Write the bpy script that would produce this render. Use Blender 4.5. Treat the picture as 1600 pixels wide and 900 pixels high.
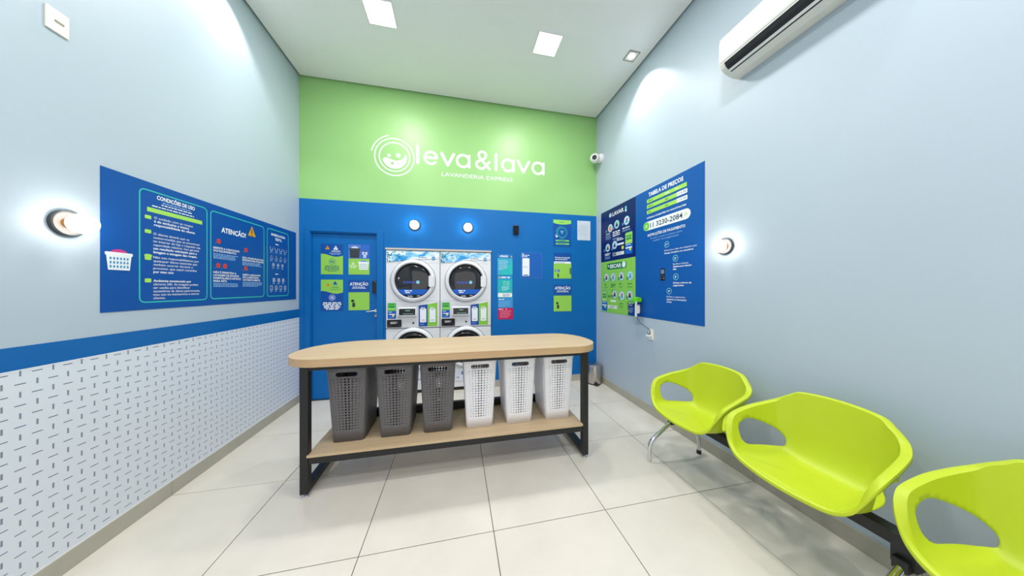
import bpy, bmesh, math, random
from mathutils import Vector, Matrix
random.seed(7)
for o in list(bpy.data.objects): bpy.data.objects.remove(o)
S = bpy.context.scene
COL = S.collection

# ------------------------------------------------------------------ camera, world, exposure, lights
CH = 1.4654
cam = bpy.data.cameras.new('camera'); cam.sensor_width = 36; cam.lens = 414.42/1600*36
cam.clip_start = .02
co = bpy.data.objects.new('camera', cam); COL.objects.link(co)
co.location = (0, 0, CH); co.rotation_euler = (math.pi/2, 0, -.2085); S.camera = co
S.view_settings.view_transform = 'Standard'; S.view_settings.look = 'None'
S.view_settings.gamma = 1; S.view_settings.use_curve_mapping = False
S.view_settings.exposure = 0.0
w = bpy.data.worlds.new('world'); S.world = w; w.use_nodes = True
w.node_tree.nodes['Background'].inputs[0].default_value = (.93, .96, 1, 1)
w.node_tree.nodes['Background'].inputs[1].default_value = 1.3
XL, XR, YB, YF, ZC = -1.972, 2.215, 3.9, -2.7, 4.193
PANELS = [(-.735, 2.84), (1.0, 2.82), (-.735, .9), (1.0, .9), (-.735, -1.1), (1.0, -1.1)]  # front pair is in view; the other rows are unseen, added for fill light
SPOTS = [(2.02, 2.76), (-1.78, 2.76), (2.02, .25), (-1.78, .25)]
PANEL_W, SPOT_W, BULB_E = 26, 20, 18

def area(name, loc, size, power, color, rot=(0, 0, 0)):
    l = bpy.data.lights.new(name, 'AREA'); l.shape = 'SQUARE'; l.size = size; l.energy = power; l.color = color
    o = bpy.data.objects.new(name, l); COL.objects.link(o); o.location = loc; o.rotation_euler = rot
for x, y in PANELS: area('panel_light', (x, y, ZC-.012), .25, PANEL_W, (1, .985, .955))
for x, y in SPOTS:
    l = bpy.data.lights.new('spot_light', 'SPOT'); l.energy = SPOT_W*math.pi; l.spot_size = math.radians(100); l.spot_blend = .5
    l.shadow_soft_size = .03; l.color = (.97, .98, 1)
    o = bpy.data.objects.new('spot_light', l); COL.objects.link(o); o.location = (x, y, ZC-.02)

# ------------------------------------------------------------------ materials
def lin(c):
    return tuple(((v/255)/12.92 if v/255 <= .04045 else ((v/255+.055)/1.055)**2.4) for v in c)+(1,)
MC = {}
def mat(name, rgb, rough=.5, metal=0, emit=0, coat=0, spec=.5, var=0, vscale=3, bump=0, bscale=60, trans=0):
    if name in MC: return MC[name]
    m = bpy.data.materials.new(name); m.use_nodes = True; nt = m.node_tree; b = nt.nodes['Principled BSDF']
    c = lin(rgb); b.inputs['Base Color'].default_value = c
    b.inputs['Roughness'].default_value = rough; b.inputs['Metallic'].default_value = metal
    b.inputs['Specular IOR Level'].default_value = spec
    b.inputs['Coat Weight'].default_value = coat; b.inputs['Coat Roughness'].default_value = .08
    b.inputs['Transmission Weight'].default_value = trans
    if emit:
        b.inputs['Emission Color'].default_value = c; b.inputs['Emission Strength'].default_value = emit
    if var or bump:
        geo = nt.nodes.new('ShaderNodeNewGeometry')
    if var:
        n = nt.nodes.new('ShaderNodeTexNoise'); n.inputs['Scale'].default_value = vscale; n.inputs['Detail'].default_value = 5
        nt.links.new(geo.outputs['Position'], n.inputs['Vector'])
        r = nt.nodes.new('ShaderNodeValToRGB'); e = r.color_ramp.elements
        e[0].position = .3; e[1].position = .7
        e[0].color = tuple(v*(1-var) for v in c[:3])+(1,); e[1].color = tuple(min(1, v*(1+var)) for v in c[:3])+(1,)
        nt.links.new(n.outputs['Fac'], r.inputs['Fac']); nt.links.new(r.outputs['Color'], b.inputs['Base Color'])
    if bump:
        n = nt.nodes.new('ShaderNodeTexNoise'); n.inputs['Scale'].default_value = bscale; n.inputs['Detail'].default_value = 3
        nt.links.new(geo.outputs['Position'], n.inputs['Vector'])
        bn = nt.nodes.new('ShaderNodeBump'); bn.inputs['Strength'].default_value = bump; bn.inputs['Distance'].default_value = .002
        nt.links.new(n.outputs['Fac'], bn.inputs['Height']); nt.links.new(bn.outputs['Normal'], b.inputs['Normal'])
    MC[name] = m; return m

PALE = mat('pale_blue_paint', (180, 194, 206), .42, var=.015, vscale=1.5, bump=.12, bscale=9, spec=.4)
CEIL = mat('white_ceiling_paint', (240, 237, 237), .38, var=.01, bump=.05, bscale=8)
BLUE = mat('blue_paint', (0, 103, 176), .42, spec=.28, var=.03, vscale=2, bump=.12, bscale=9)
GREEN = mat('green_paint', (148, 198, 122), .4, var=.02, vscale=2, bump=.12, bscale=7)
STRIPE = mat('blue_stripe_vinyl', (10, 100, 172), .35)
DARKGAP = mat('dark_gap', (40, 45, 48), .9)
GROUT = mat('grey_grout', (70, 64, 58), .8)
SKIRT = mat('greige_skirting_tile', (176, 172, 158), .35, var=.05, vscale=6)
BLACKM = mat('black_powder_coat', (20, 21, 24), .45, bump=.1, bscale=400)
CHROME = mat('chrome', (225, 225, 228), .12, 1)
STEEL = mat('brushed_steel', (190, 184, 180), .32, 1, var=.04, vscale=30)
WHITEP = mat('white_plastic', (235, 235, 234), .35)
BLACKP = mat('black_plastic', (18, 18, 20), .35)
ENAMEL = mat('white_enamel', (228, 229, 232), .28, coat=.3, var=.01)
CREAM = mat('cream_plastic', (240, 236, 222), .4)

def tile_mat():
    m = mat('porcelain_floor_tile', (208, 205, 194), .22, spec=.45)
    nt = m.node_tree; b = nt.nodes['Principled BSDF']
    g = nt.nodes.new('ShaderNodeNewGeometry'); n = nt.nodes.new('ShaderNodeTexNoise')
    n.inputs['Scale'].default_value = 1.7; n.inputs['Detail'].default_value = 7; n.inputs['Roughness'].default_value = .6
    nt.links.new(g.outputs['Position'], n.inputs['Vector'])
    r = nt.nodes.new('ShaderNodeValToRGB'); e = r.color_ramp.elements; e[0].position = .32; e[1].position = .68
    e[0].color = lin((210, 203, 191)); e[1].color = lin((222, 215, 204))
    nt.links.new(n.outputs['Fac'], r.inputs['Fac']); nt.links.new(r.outputs['Color'], b.inputs['Base Color'])
    rr = nt.nodes.new('ShaderNodeMapRange'); rr.inputs['To Min'].default_value = .17; rr.inputs['To Max'].default_value = .32
    nt.links.new(n.outputs['Fac'], rr.inputs['Value']); nt.links.new(rr.outputs['Result'], b.inputs['Roughness'])
    return m
TILE = tile_mat()

def wood_mat(name, c1, c2, sc=(1.2, 22, 22)):
    m = mat(name, c1, .42); nt = m.node_tree; b = nt.nodes['Principled BSDF']
    g = nt.nodes.new('ShaderNodeNewGeometry'); mp = nt.nodes.new('ShaderNodeMapping'); mp.inputs['Scale'].default_value = sc
    n = nt.nodes.new('ShaderNodeTexNoise'); n.inputs['Scale'].default_value = 1.6; n.inputs['Detail'].default_value = 8; n.inputs['Distortion'].default_value = .35
    nt.links.new(g.outputs['Position'], mp.inputs['Vector']); nt.links.new(mp.outputs['Vector'], n.inputs['Vector'])
    r = nt.nodes.new('ShaderNodeValToRGB'); e = r.color_ramp.elements; e[0].position = .3; e[1].position = .7
    e[0].color = lin(c2); e[1].color = lin(c1)
    nt.links.new(n.outputs['Fac'], r.inputs['Fac']); nt.links.new(r.outputs['Color'], b.inputs['Base Color'])
    return m
WOOD = wood_mat('light_birch_laminate', (207, 182, 147), (193, 166, 129))
WOODE = wood_mat('birch_edge_band', (196, 164, 124), (182, 148, 108))

def dash_mat():
    m = mat('dash_pattern_print', (222, 227, 236), .42); nt = m.node_tree; b = nt.nodes['Principled BSDF']
    L = nt.links.new
    def M(op, a, c=None, d=None):
        n = nt.nodes.new('ShaderNodeMath'); n.operation = op
        for i, v in enumerate((a, c, d)):
            if v is None: continue
            if isinstance(v, (int, float)): n.inputs[i].default_value = v
            else: L(v, n.inputs[i])
        return n.outputs[0]
    g = nt.nodes.new('ShaderNodeNewGeometry'); s = nt.nodes.new('ShaderNodeSeparateXYZ'); L(g.outputs['Position'], s.inputs[0])
    U = M('DIVIDE', M('SUBTRACT', s.outputs['Y'], 1.669-.0515*60), .0515); V = M('DIVIDE', M('SUBTRACT', s.outputs['Z'], 1.0705-.0493*60), .0493)
    i = M('ROUND', U); j = M('ROUND', V); fu = M('ABSOLUTE', M('SUBTRACT', U, i)); fv = M('ABSOLUTE', M('SUBTRACT', V, j))
    odd = M('GREATER_THAN', M('MODULO', M('ADD', i, j), 2.0), .5)
    vd = M('MULTIPLY', M('MULTIPLY', M('LESS_THAN', fu, .065), M('LESS_THAN', fv, .27)), M('SUBTRACT', 1.0, odd))
    hd = M('MULTIPLY', M('MULTIPLY', M('LESS_THAN', fu, .33), M('LESS_THAN', fv, .04)), odd)
    m1 = nt.nodes.new('ShaderNodeMix'); m1.data_type = 'RGBA'; L(vd, m1.inputs['Factor']); m1.inputs['A'].default_value = lin((222, 227, 236)); m1.inputs['B'].default_value = lin((128, 138, 152))
    m2 = nt.nodes.new('ShaderNodeMix'); m2.data_type = 'RGBA'; L(hd, m2.inputs['Factor']); L(m1.outputs['Result'], m2.inputs['A']); m2.inputs['B'].default_value = lin((72, 92, 118))
    L(m2.outputs['Result'], b.inputs['Base Color']); return m
DASH = dash_mat()

def sky_print():
    m = mat('sky_photo_print', (120, 200, 235), .35); nt = m.node_tree; b = nt.nodes['Principled BSDF']
    g = nt.nodes.new('ShaderNodeNewGeometry'); mp = nt.nodes.new('ShaderNodeMapping'); mp.inputs['Scale'].default_value = (6, 1, 14)
    n = nt.nodes.new('ShaderNodeTexNoise'); n.inputs['Scale'].default_value = 1; n.inputs['Detail'].default_value = 6; n.inputs['Distortion'].default_value = .6
    nt.links.new(g.outputs['Position'], mp.inputs['Vector']); nt.links.new(mp.outputs['Vector'], n.inputs['Vector'])
    r = nt.nodes.new('ShaderNodeValToRGB'); e = r.color_ramp.elements; e[0].position = .4; e[1].position = .6
    e[0].color = lin((34, 150, 214)); e[1].color = lin((232, 246, 250)); q = e.new(.5); q.color = lin((140, 205, 236))
    nt.links.new(n.outputs['Fac'], r.inputs['Fac']); nt.links.new(r.outputs['Color'], b.inputs['Base Color']); return m
SKY = sky_print()

# ------------------------------------------------------------------ mesh helpers (all shapes in world metres)
class MB:
    def __init__(s): s.v = []; s.f = []; s.m = []; s.mats = []
    def mi(s, m):
        if m not in s.mats: s.mats.append(m)
        return s.mats.index(m)
    def add(s, vs, fs, m):
        o = len(s.v); k = s.mi(m); s.v += [tuple(v) for v in vs]
        for f in fs: s.f.append(tuple(i+o for i in f)); s.m.append(k)
        return s
    def box(s, x0, x1, y0, y1, z0, z1, m):
        v = [(x, y, z) for x in (x0, x1) for y in (y0, y1) for z in (z0, z1)]
        return s.add(v, [(0, 1, 3, 2), (4, 6, 7, 5), (0, 4, 5, 1), (2, 3, 7, 6), (0, 2, 6, 4), (1, 5, 7, 3)], m)
    def prism(s, poly, ax, a, b, m):           # poly in the two other axes, extruded a..b on axis ax
        def P(p, t):
            q = list(p); q.insert(ax, t); return q
        n = len(poly); v = [P(p, a) for p in poly]+[P(p, b) for p in poly]
        return s.add(v, [tuple(range(n))[::-1], tuple(range(n, 2*n))]+[(i, (i+1) % n, n+(i+1) % n, n+i) for i in range(n)], m)
    def lathe(s, prof, c, axis, m, n=32, closed=False):   # prof: (radius, distance along axis)
        a = Vector(axis).normalized(); t = Vector((0, 0, 1)) if abs(a.z) < .9 else Vector((1, 0, 0))
        u = a.cross(t).normalized(); w_ = a.cross(u); c = Vector(c); v = []; f = []
        for r, h in prof:
            for i in range(n):
                th = 2*math.pi*i/n; v.append(c+a*h+(u*math.cos(th)+w_*math.sin(th))*r)
        k = len(prof)
        for j in range(k-1 if not closed else k):
            for i in range(n):
                A = j*n; B = ((j+1) % k)*n; f.append((A+i, A+(i+1) % n, B+(i+1) % n, B+i))
        if not closed:
            if prof[0][0] > 1e-5: f.append(tuple(range(n))[::-1])
            if prof[-1][0] > 1e-5: f.append(tuple(range((k-1)*n, k*n)))
        return s.add(v, f, m)
    def tube(s, pts, r, m, n=10):
        P = [Vector(p) for p in pts]; v = []; f = []; up = None
        for i, p in enumerate(P):
            d = ((P[i+1] if i < len(P)-1 else p)-(P[i-1] if i else p)).normalized()
            if up is None: up = d.orthogonal().normalized()
            up = (up-d*up.dot(d)).normalized(); q = d.cross(up)
            for k in range(n): th = 2*math.pi*k/n; v.append(p+(up*math.cos(th)+q*math.sin(th))*r)
        for i in range(len(P)-1):
            for k in range(n): f.append((i*n+k, i*n+(k+1) % n, (i+1)*n+(k+1) % n, (i+1)*n+k))
        f += [tuple(range(n))[::-1], tuple(range((len(P)-1)*n, len(P)*n))]
        return s.add(v, f, m)

def wl(o):
    v = Vector(o.location)
    while o.parent: o = o.parent; v += o.location
    return v
def obj(name, mb, parent=None, loc=None, smooth=False, bevel=0, recalc=True, seg=2):
    base = wl(parent) if parent else Vector((0, 0, 0))
    org = Vector(loc) if loc is not None else (base if parent else Vector((0, 0, 0)))
    me = bpy.data.meshes.new(name); me.from_pydata([tuple(Vector(v)-org) for v in mb.v], [], mb.f)
    for m in mb.mats: me.materials.append(m)
    for p, k in zip(me.polygons, mb.m): p.material_index = k; p.use_smooth = bool(smooth)
    if recalc:
        bm = bmesh.new(); bm.from_mesh(me); bmesh.ops.recalc_face_normals(bm, faces=bm.faces); bm.to_mesh(me); bm.free()
    me.update()
    o = bpy.data.objects.new(name, me); COL.objects.link(o)
    if smooth: me.shade_smooth() if smooth is True else None
    o.location = org-base
    if parent: o.parent = parent
    if bevel:
        b = o.modifiers.new('bevel', 'BEVEL'); b.width = bevel; b.segments = seg; b.limit_method = 'ANGLE'; b.angle_limit = math.radians(40)
        b.harden_normals = False
    if smooth == 'auto':
        for p in me.polygons: p.use_smooth = True
        me.set_sharp_from_angle(angle=math.radians(35))
    return o
def tag(o, label=None, cat=None, group=None, kind=None):
    for k, v in (('label', label), ('category', cat), ('group', group), ('kind', kind)):
        if v: o[k] = v
    return o
def thing(name, loc, label, cat, group=None):
    o = bpy.data.objects.new(name, None); COL.objects.link(o); o.location = loc; o.empty_display_size = .1
    return tag(o, label, cat, group)
def dup(o, loc, label):
    def rec(s, par):
        c = s.copy(); COL.objects.link(c)
        if par: c.parent = par
        for ch in list(s.children): rec(ch, c)
        return c
    kids = rec(o, None); kids.location = loc; kids['label'] = label; return kids
def rpoly(u0, v0, u1, v1, r, n=5):
    r = min(r, (u1-u0)/2-1e-4, (v1-v0)/2-1e-4); o = []
    for cx, cy, a in ((u1-r, v1-r, 0), (u0+r, v1-r, 90), (u0+r, v0+r, 180), (u1-r, v0+r, 270)):
        for i in range(n+1): t = math.radians(a+90*i/n); o.append((cx+r*math.cos(t), cy+r*math.sin(t)))
    return o

# ------------------------------------------------------------------ flat print helper
TC = {}
def text_mesh(s, bold):
    if (s, bold) in TC: return TC[(s, bold)]
    cu = bpy.data.curves.new('t', 'FONT'); cu.body = s; cu.size = 1; cu.offset = bold; cu.resolution_u = 2; cu.fill_mode = 'FRONT'
    o = bpy.data.objects.new('t', cu); COL.objects.link(o); bpy.context.view_layer.update()
    me = bpy.data.meshes.new_from_object(o.evaluated_get(bpy.context.evaluated_depsgraph_get()))
    V = [tuple(v.co)[:2] for v in me.vertices]; F = [tuple(p.vertices) for p in me.polygons]
    bpy.data.objects.remove(o); bpy.data.curves.remove(cu); bpy.data.meshes.remove(me)
    TC[(s, bold)] = (V, F); return V, F
def inkc(c): return mat('ink_%02x%02x%02x' % c, c, .35, spec=.3)
W_ = (240, 243, 246); LB = (150, 190, 235); LG = (165, 220, 95); PB = (14, 80, 158); NB = (12, 32, 98); TQ = (60, 190, 180); DK = (32, 38, 46)
class Print:
    def __init__(s, wall, plane): s.mb = MB(); s.wall = wall; s.pl = plane
    def P(s, u, v, n):
        if s.wall == 'L': return (s.pl+n, u, v)
        if s.wall == 'R': return (s.pl-n, -u, v)
        return (u, s.pl-n, v)
    def poly(s, pts, c, L=1):
        m = inkc(c) if isinstance(c, tuple) else c
        f = [tuple(range(len(pts)))]
        s.mb.add([s.P(u, v, .0006*L) for u, v in pts], f, m); return s
    def mesh(s, V, F, c, L):
        s.mb.add([s.P(u, v, .0006*L) for u, v in V], F, inkc(c)); return s
    def rect(s, u0, v0, u1, v1, c, L=1): return s.poly([(u0, v0), (u1, v0), (u1, v1), (u0, v1)], c, L)
    def rrect(s, u0, v0, u1, v1, r, c, L=1): return s.poly(rpoly(u0, v0, u1, v1, r), c, L)
    def circ(s, u, v, r, c, L=1, n=20, ry=None):
        ry = ry or r; return s.poly([(u+r*math.cos(2*math.pi*i/n), v+ry*math.sin(2*math.pi*i/n)) for i in range(n)], c, L)
    def band(s, outer, inner, c, L, closed=True):
        n = len(outer); s.mesh(outer+inner, [(i, (i+1) % n, n+(i+1) % n, n+i) for i in range(n if closed else n-1)], c, L); return s
    def ring(s, u, v, r, t, c, L=1, a0=0, a1=360, n=40):
        cl = a1-a0 >= 360; k = n if cl else n+1
        A = [math.radians(a0+(a1-a0)*i/n) for i in range(k)]
        return s.band([(u+r*math.cos(a), v+r*math.sin(a)) for a in A], [(u+(r-t)*math.cos(a), v+(r-t)*math.sin(a)) for a in A], c, L, cl)
    def frame(s, u0, v0, u1, v1, r, t, c, L=1): return s.band(rpoly(u0, v0, u1, v1, r), rpoly(u0+t, v0+t, u1-t, v1-t, max(r-t, .001)), c, L)
    def text(s, t, u0, v, u1, cap, c, L=2, bold=.0, shear=0):
        V, F = text_mesh(t, bold)
        if not V: return s
        a = min(p[0] for p in V); b = max(p[0] for p in V); k = (u1-u0)/(b-a); q = cap/.72
        return s.mesh([(u0+(x-a)*k+shear*y*q, v+y*q) for x, y in V], F, c, L)
    def para(s, rows, u0, vtop, cap, step, c=W_, wid=None, bold=.0, L=2):      # rows at one letter width
        for i, t in enumerate(rows):
            b = bold
            if isinstance(t, tuple): t, b = t
            V, F = text_mesh(t, b); a = min(p[0] for p in V); e = max(p[0] for p in V)
            s.text(t, u0, vtop-cap-i*step, u0+(e-a)*wid, cap, c, L, b)
        return s
    def grey(s, u0, v0, u1, h, c, L=2, rows=1, step=.012, seed=1, center=False):  # rows too small to read: word-long bars
        R = random.Random(seed)
        for i in range(rows):
            ue = u1-(u1-u0)*R.uniform(0, .22 if i < rows-1 else .5); off = (u1-ue)/2 if center else 0; u = u0
            while u < ue-.004:
                e = min(ue, u+h*R.uniform(1.5, 5)); s.rect(u+off, v0-i*step, e+off, v0-i*step+h, c, L); u = e+h*.8
        return s
    def build(s, parent, name='print'): return obj(name, s.mb, parent, recalc=False)

def sheet(name, wall, plane, u0, v0, u1, v1, c, label, cat, thick=.003, group=None):
    """a thin printed sheet on a wall: the sheet is the thing, its print a child"""
    P = Print(wall, plane); a = P.P(u0, v0, .0004); b = P.P(u1, v1, thick)
    mb = MB(); mb.box(min(a[0], b[0]), max(a[0], b[0]), min(a[1], b[1]), max(a[1], b[1]), v0, v1, mat('ink_%02x%02x%02x' % c, c, .35, spec=.3))
    cx = P.P((u0+u1)/2, v0, 0); o = obj(name, mb, None, loc=cx); tag(o, label, cat, group)
    q = Print(wall, plane-thick if wall != 'L' else plane+thick)
    return o, q

# ================================================================== SETTING
# floor: grout bed and individual porcelain tiles
fl = obj('floor', MB().box(XL-.12, XR+.12, YF-.1, YB+.7, -.08, -.004, GROUT)); tag(fl, kind='structure')
T = .7435; TX0, TY0 = -.5205, 1.588
xs = [XL]+[TX0+T*i for i in range(-1, 4)]+[XR]; xs = sorted(set(round(x, 4) for x in xs))
ys = [YF]+[TY0+T*j for j in range(-5, 4)]+[YB]; ys = sorted(y for y in ys if y >= YF)
for i in range(len(xs)-1):
    for j in range(len(ys)-1):
        g = .0021; x0, x1, y0, y1 = xs[i]+g, xs[i+1]-g, ys[j]+g, ys[j+1]-g
        if y1-y0 < .02: continue
        obj('tile', MB().box(x0, x1, y0, y1, -.004, 0, TILE), fl, loc=((x0+x1)/2, (y0+y1)/2, -.004), bevel=.0008, seg=1)
# ceiling with a shadow gap all round
cl = obj('ceiling', MB().box(XL+.02, XR-.02, YF+.02, YB-.02, ZC, ZC+.1, CEIL).box(XL-.12, XR+.12, YF-.12, YB+.12, ZC+.12, ZC+.16, DARKGAP)); tag(cl, kind='structure')
wlf = obj('wall_left', MB().box(XL-.12, XL, YF-.12, YB+.12, 0, ZC+.12, PALE)); tag(wlf, kind='structure')
wr = obj('wall_right', MB().box(XR, XR+.12, YF-.12, YB+.12, 0, ZC+.12, PALE)); tag(wr, kind='structure')
wf = obj('wall_front', MB().box(XL, -1.75, YF-.12, YF, 0, ZC+.12, PALE).box(2.0, XR, YF-.12, YF, 0, ZC+.12, PALE).box(-1.75, 2.0, YF-.12, YF, 3.3, ZC+.12, PALE)); tag(wf, kind='structure')  # unseen shop front behind the camera, left open so daylight fills the room
ZG = 2.622; DX0, DX1, DZ = -1.85, -1.04, 2.207; MX0, MX1, MZ = -.937, .510, 2.02
b = MB()
b.box(XL, XR, YB, YB+.12, ZG, ZC+.12, GREEN)
b.box(XL, DX0, YB, YB+.12, 0, ZG, BLUE); b.box(DX0, DX1, YB, YB+.12, DZ, ZG, BLUE); b.box(DX1, MX0, YB, YB+.12, 0, ZG, BLUE)
b.box(MX0, MX1, YB, YB+.12, MZ, ZG, BLUE); b.box(MX1, XR, YB, YB+.12, 0, ZG, BLUE)
wb = obj('wall_back', b); tag(wb, kind='structure')
# baseboards in tile lengths
def skirt(name, ax, at, d, a, bb, cuts):
    root = bpy.data.objects.new(name, None); COL.objects.link(root); root.location = (at, 0, 0) if ax == 0 else (0, at, 0); tag(root, kind='structure')
    c = sorted([a, bb]+[q for q in cuts if a+.01 < q < bb-.01])
    for p, q in zip(c[:-1], c[1:]):
        lo, hi = (at, at+d) if d > 0 else (at+d, at)
        m = MB().box(lo, hi, p+.001, q-.001, 0, .1, SKIRT) if ax == 0 else MB().box(p+.001, q-.001, lo, hi, 0, .1, SKIRT)
        obj('skirting_tile', m, root, bevel=.001, seg=1)
skirt('baseboard_left', 0, XL, .01, YF, YB-.001, ys); skirt('baseboard_right', 0, XR, -.01, YF, YB-.001, ys)
skirt('baseboard_back', 1, YB, -.01, MX1+.005, XR-.011, xs)
# left wall: blue band and patterned dado sheet
tag(obj('trim_1', MB().box(XL, XL+.002, YF, YB-.0005, 1.088, 1.195, STRIPE)), kind='structure')
d = MB().box(XL, XL+.003, YF, YB-.0005, .1, 1.085, DASH).box(XL, XL+.004, YF, YB-.0005, 1.083, 1.088, WHITEP).box(XL, XL+.005, YF, YB-.0005, .1, .104, WHITEP)
tag(obj('trim_2', d), kind='structure')

# ------------------------------------------------------------------ door
DY = YB+.03
dr = bpy.data.objects.new('door_1', None); COL.objects.link(dr); dr.location = ((DX0+DX1)/2, DY, 0); tag(dr, 'blue painted flush door with four notices, left of the machines', kind='structure')
obj('door_leaf', MB().box(DX0+.016, DX1-.016, DY, DY+.04, .003, DZ-.021, BLUE), dr, bevel=.002)
f = MB(); f.box(DX0-.055, DX0+.006, YB-.014, YB, 0, DZ+.03, BLUE); f.box(DX1-.006, DX1+.075, YB-.014, YB, 0, DZ+.03, BLUE)
f.box(DX0+.006, DX1-.006, YB-.014, YB, DZ-.004, DZ+.03, BLUE)
f.box(DX0, DX0+.015, YB, YB+.12, 0, DZ, BLUE); f.box(DX1-.015, DX1, YB, YB+.12, 0, DZ, BLUE); f.box(DX0+.015, DX1-.015, YB, YB+.12, DZ-.02, DZ, BLUE)
obj('door_frame', f, dr, bevel=.003)
hx, hz = -1.068, 1.155
h = MB(); h.lathe([(.021, 0), (.021, .008)], (hx, DY, hz), (0, -1, 0), CHROME, 20); h.tube([(hx, DY-.005, hz), (hx, DY-.045, hz), (hx-.015, DY-.052, hz), (hx-.105, DY-.05, hz-.006)], .008, CHROME)
obj('door_handle', h, dr, smooth='auto')
k = MB(); k.lathe([(.019, 0), (.019, .008), (.012, .012)], (hx+.002, DY, 1.09), (0, -1, 0), CHROME, 20).box(hx-.002, hx+.006, DY-.0135, DY-.012, 1.082, 1.098, BLACKP)
obj('lock_cylinder', k, dr, smooth='auto')
kp = obj('keypad_lock', MB().box(-1.107, -1.05, DY-.03, DY, 1.398, 1.562, BLACKP), dr, bevel=.006)
k = Print('B', DY-.03); k.frame(-1.101, 1.404, -1.056, 1.556, .005, .0015, (60, 62, 68)); k.circ(-1.073, 1.548, .004, (190, 190, 195), 2)
k.build(kp, 'keypad_face')
# black sensor box on blue wall
t = thing('access_sensor', (.882, YB, 2.267), 'small black box mounted on blue wall right of the round lamps', 'sensor')
obj('housing', MB().box(.84, .924, YB-.035, YB, 2.267, 2.405, BLACKP), t, bevel=.008)
obj('face_plate', MB().prism(rpoly(.85, 2.278, .914, 2.394, .008), 1, YB-.037, YB-.035, mat('smoked_face', (10, 10, 12), .12)), t)
k = Print('B', YB-.037); k.circ(.882, 2.34, .008, (40, 42, 50)); k.build(t, 'led_window')

# ------------------------------------------------------------------ ceiling lights
E_ON = mat('lit_diffuser', (255, 252, 246), .4, emit=6)
PLN = ['square ceiling light panel in view, left of the two', 'square ceiling light panel above the green wall, right of the two', 'added fill light panel just overhead, left column second row', 'added fill light panel just overhead, right column second row', 'added fill light panel near the shop front, left column', 'added fill light panel near the shop front, right column']
for i, (x, y) in enumerate(PANELS):
    t = thing('ceiling_light', (x, y, ZC), PLN[i], 'light', 'square ceiling panels' if i < 2 else 'added fill light panels out of view')
    h_ = .135
    obj('diffuser', MB().box(x-h_+.008, x+h_-.008, y-h_+.008, y+h_-.008, ZC-.006, ZC, E_ON), t)
    fr = MB()
    for a in ((x-h_, x+h_, y-h_, y-h_+.008), (x-h_, x+h_, y+h_-.008, y+h_), (x-h_, x-h_+.008, y-h_+.008, y+h_-.008), (x+h_-.008, x+h_, y-h_+.008, y+h_-.008)): fr.box(a[0], a[1], a[2], a[3], ZC-.009, ZC, WHITEP)
    obj('frame', fr, t)
for i, (x, y) in enumerate(SPOTS):
    t = thing('recessed_spotlight', (x, y, ZC), ('small square recessed spotlight by the right wall above the price board', 'small square spotlight washing the left wall above the large notice', 'small square spotlight above the air conditioner', 'small square spotlight by left wall above the dado near the camera')[i], 'light', None if i == 0 else 'spotlights beyond the frame')
    r = .068; fr = MB()
    for a in ((x-r, x+r, y-r, y-r+.01), (x-r, x+r, y+r-.01, y+r), (x-r, x-r+.01, y-r+.01, y+r-.01), (x+r-.01, x+r, y-r+.01, y+r-.01)): fr.box(a[0], a[1], a[2], a[3], ZC-.008, ZC, mat('spot_trim', (150, 145, 140), .4))
    obj('trim_ring', fr, t)
    obj('reflector', MB().box(x-r+.01, x+r-.01, y-r+.01, y+r-.01, ZC-.003, ZC, mat('spot_reflector', (230, 230, 228), .25)), t)
    obj('lamp', MB().lathe([(.0, -.013), (.028, -.012), (.034, -.004), (.034, 0)], (x, y, ZC-.003), (0, 0, 1), E_ON, 20), t)

# ------------------------------------------------------------------ wall lamps: dark rim, pale dish, glowing round bulb
DISH = mat('pale_lamp_dish', (100, 93, 92), .6); RIMM = mat('dark_lamp_rim', (52, 56, 60), .4); BULB = mat('lit_bulb', (255, 250, 242), .4, emit=BULB_E); BRASS = mat('brass_socket', (190, 150, 80), .3, 1)
def wall_lamp(c, ax, label, r=.067):
    t = thing('wall_lamp', c, label, 'lamp', 'round bulb lamps on the walls')
    obj('rim', MB().lathe([(r, 0), (r, .016), (r-.005, .019), (r-.010, .016), (r-.010, 0)], c, ax, RIMM, 40), t, smooth='auto')
    obj('dish', MB().lathe([(r-.010, .001), (r-.011, .013), (r-.022, .007), (0.022, .006), (0.0, .006)], c, ax, DISH, 40), t, smooth='auto')
    obj('socket', MB().lathe([(.024, .006), (.024, .03), (.02, .034)], c, ax, BRASS, 24), t, smooth='auto')
    R = .050; pr = [(.018, .022)]+[(R*math.sin(a), .068-R*math.cos(a)) for a in [math.radians(d_) for d_ in range(28, 180, 6)]]+[(0, .068+R)]
    obj('bulb', MB().lathe(pr, c, ax, BULB, 40), t, smooth=True)
wall_lamp((-.562, YB, 2.34), (0, -1, 0), 'left round bulb lamp on the blue wall above the machines', .072)
wall_lamp((.170, YB, 2.34), (0, -1, 0), 'right round bulb lamp on the blue wall above the machines', .072)
wall_lamp((XL, 1.818, 1.80), (1, 0, 0), 'round bulb lamp on left wall beside the large blue notice')
wall_lamp((XR, 1.806, 1.815), (-1, 0, 0), 'round bulb lamp on right wall beside the blue price board')

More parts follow.
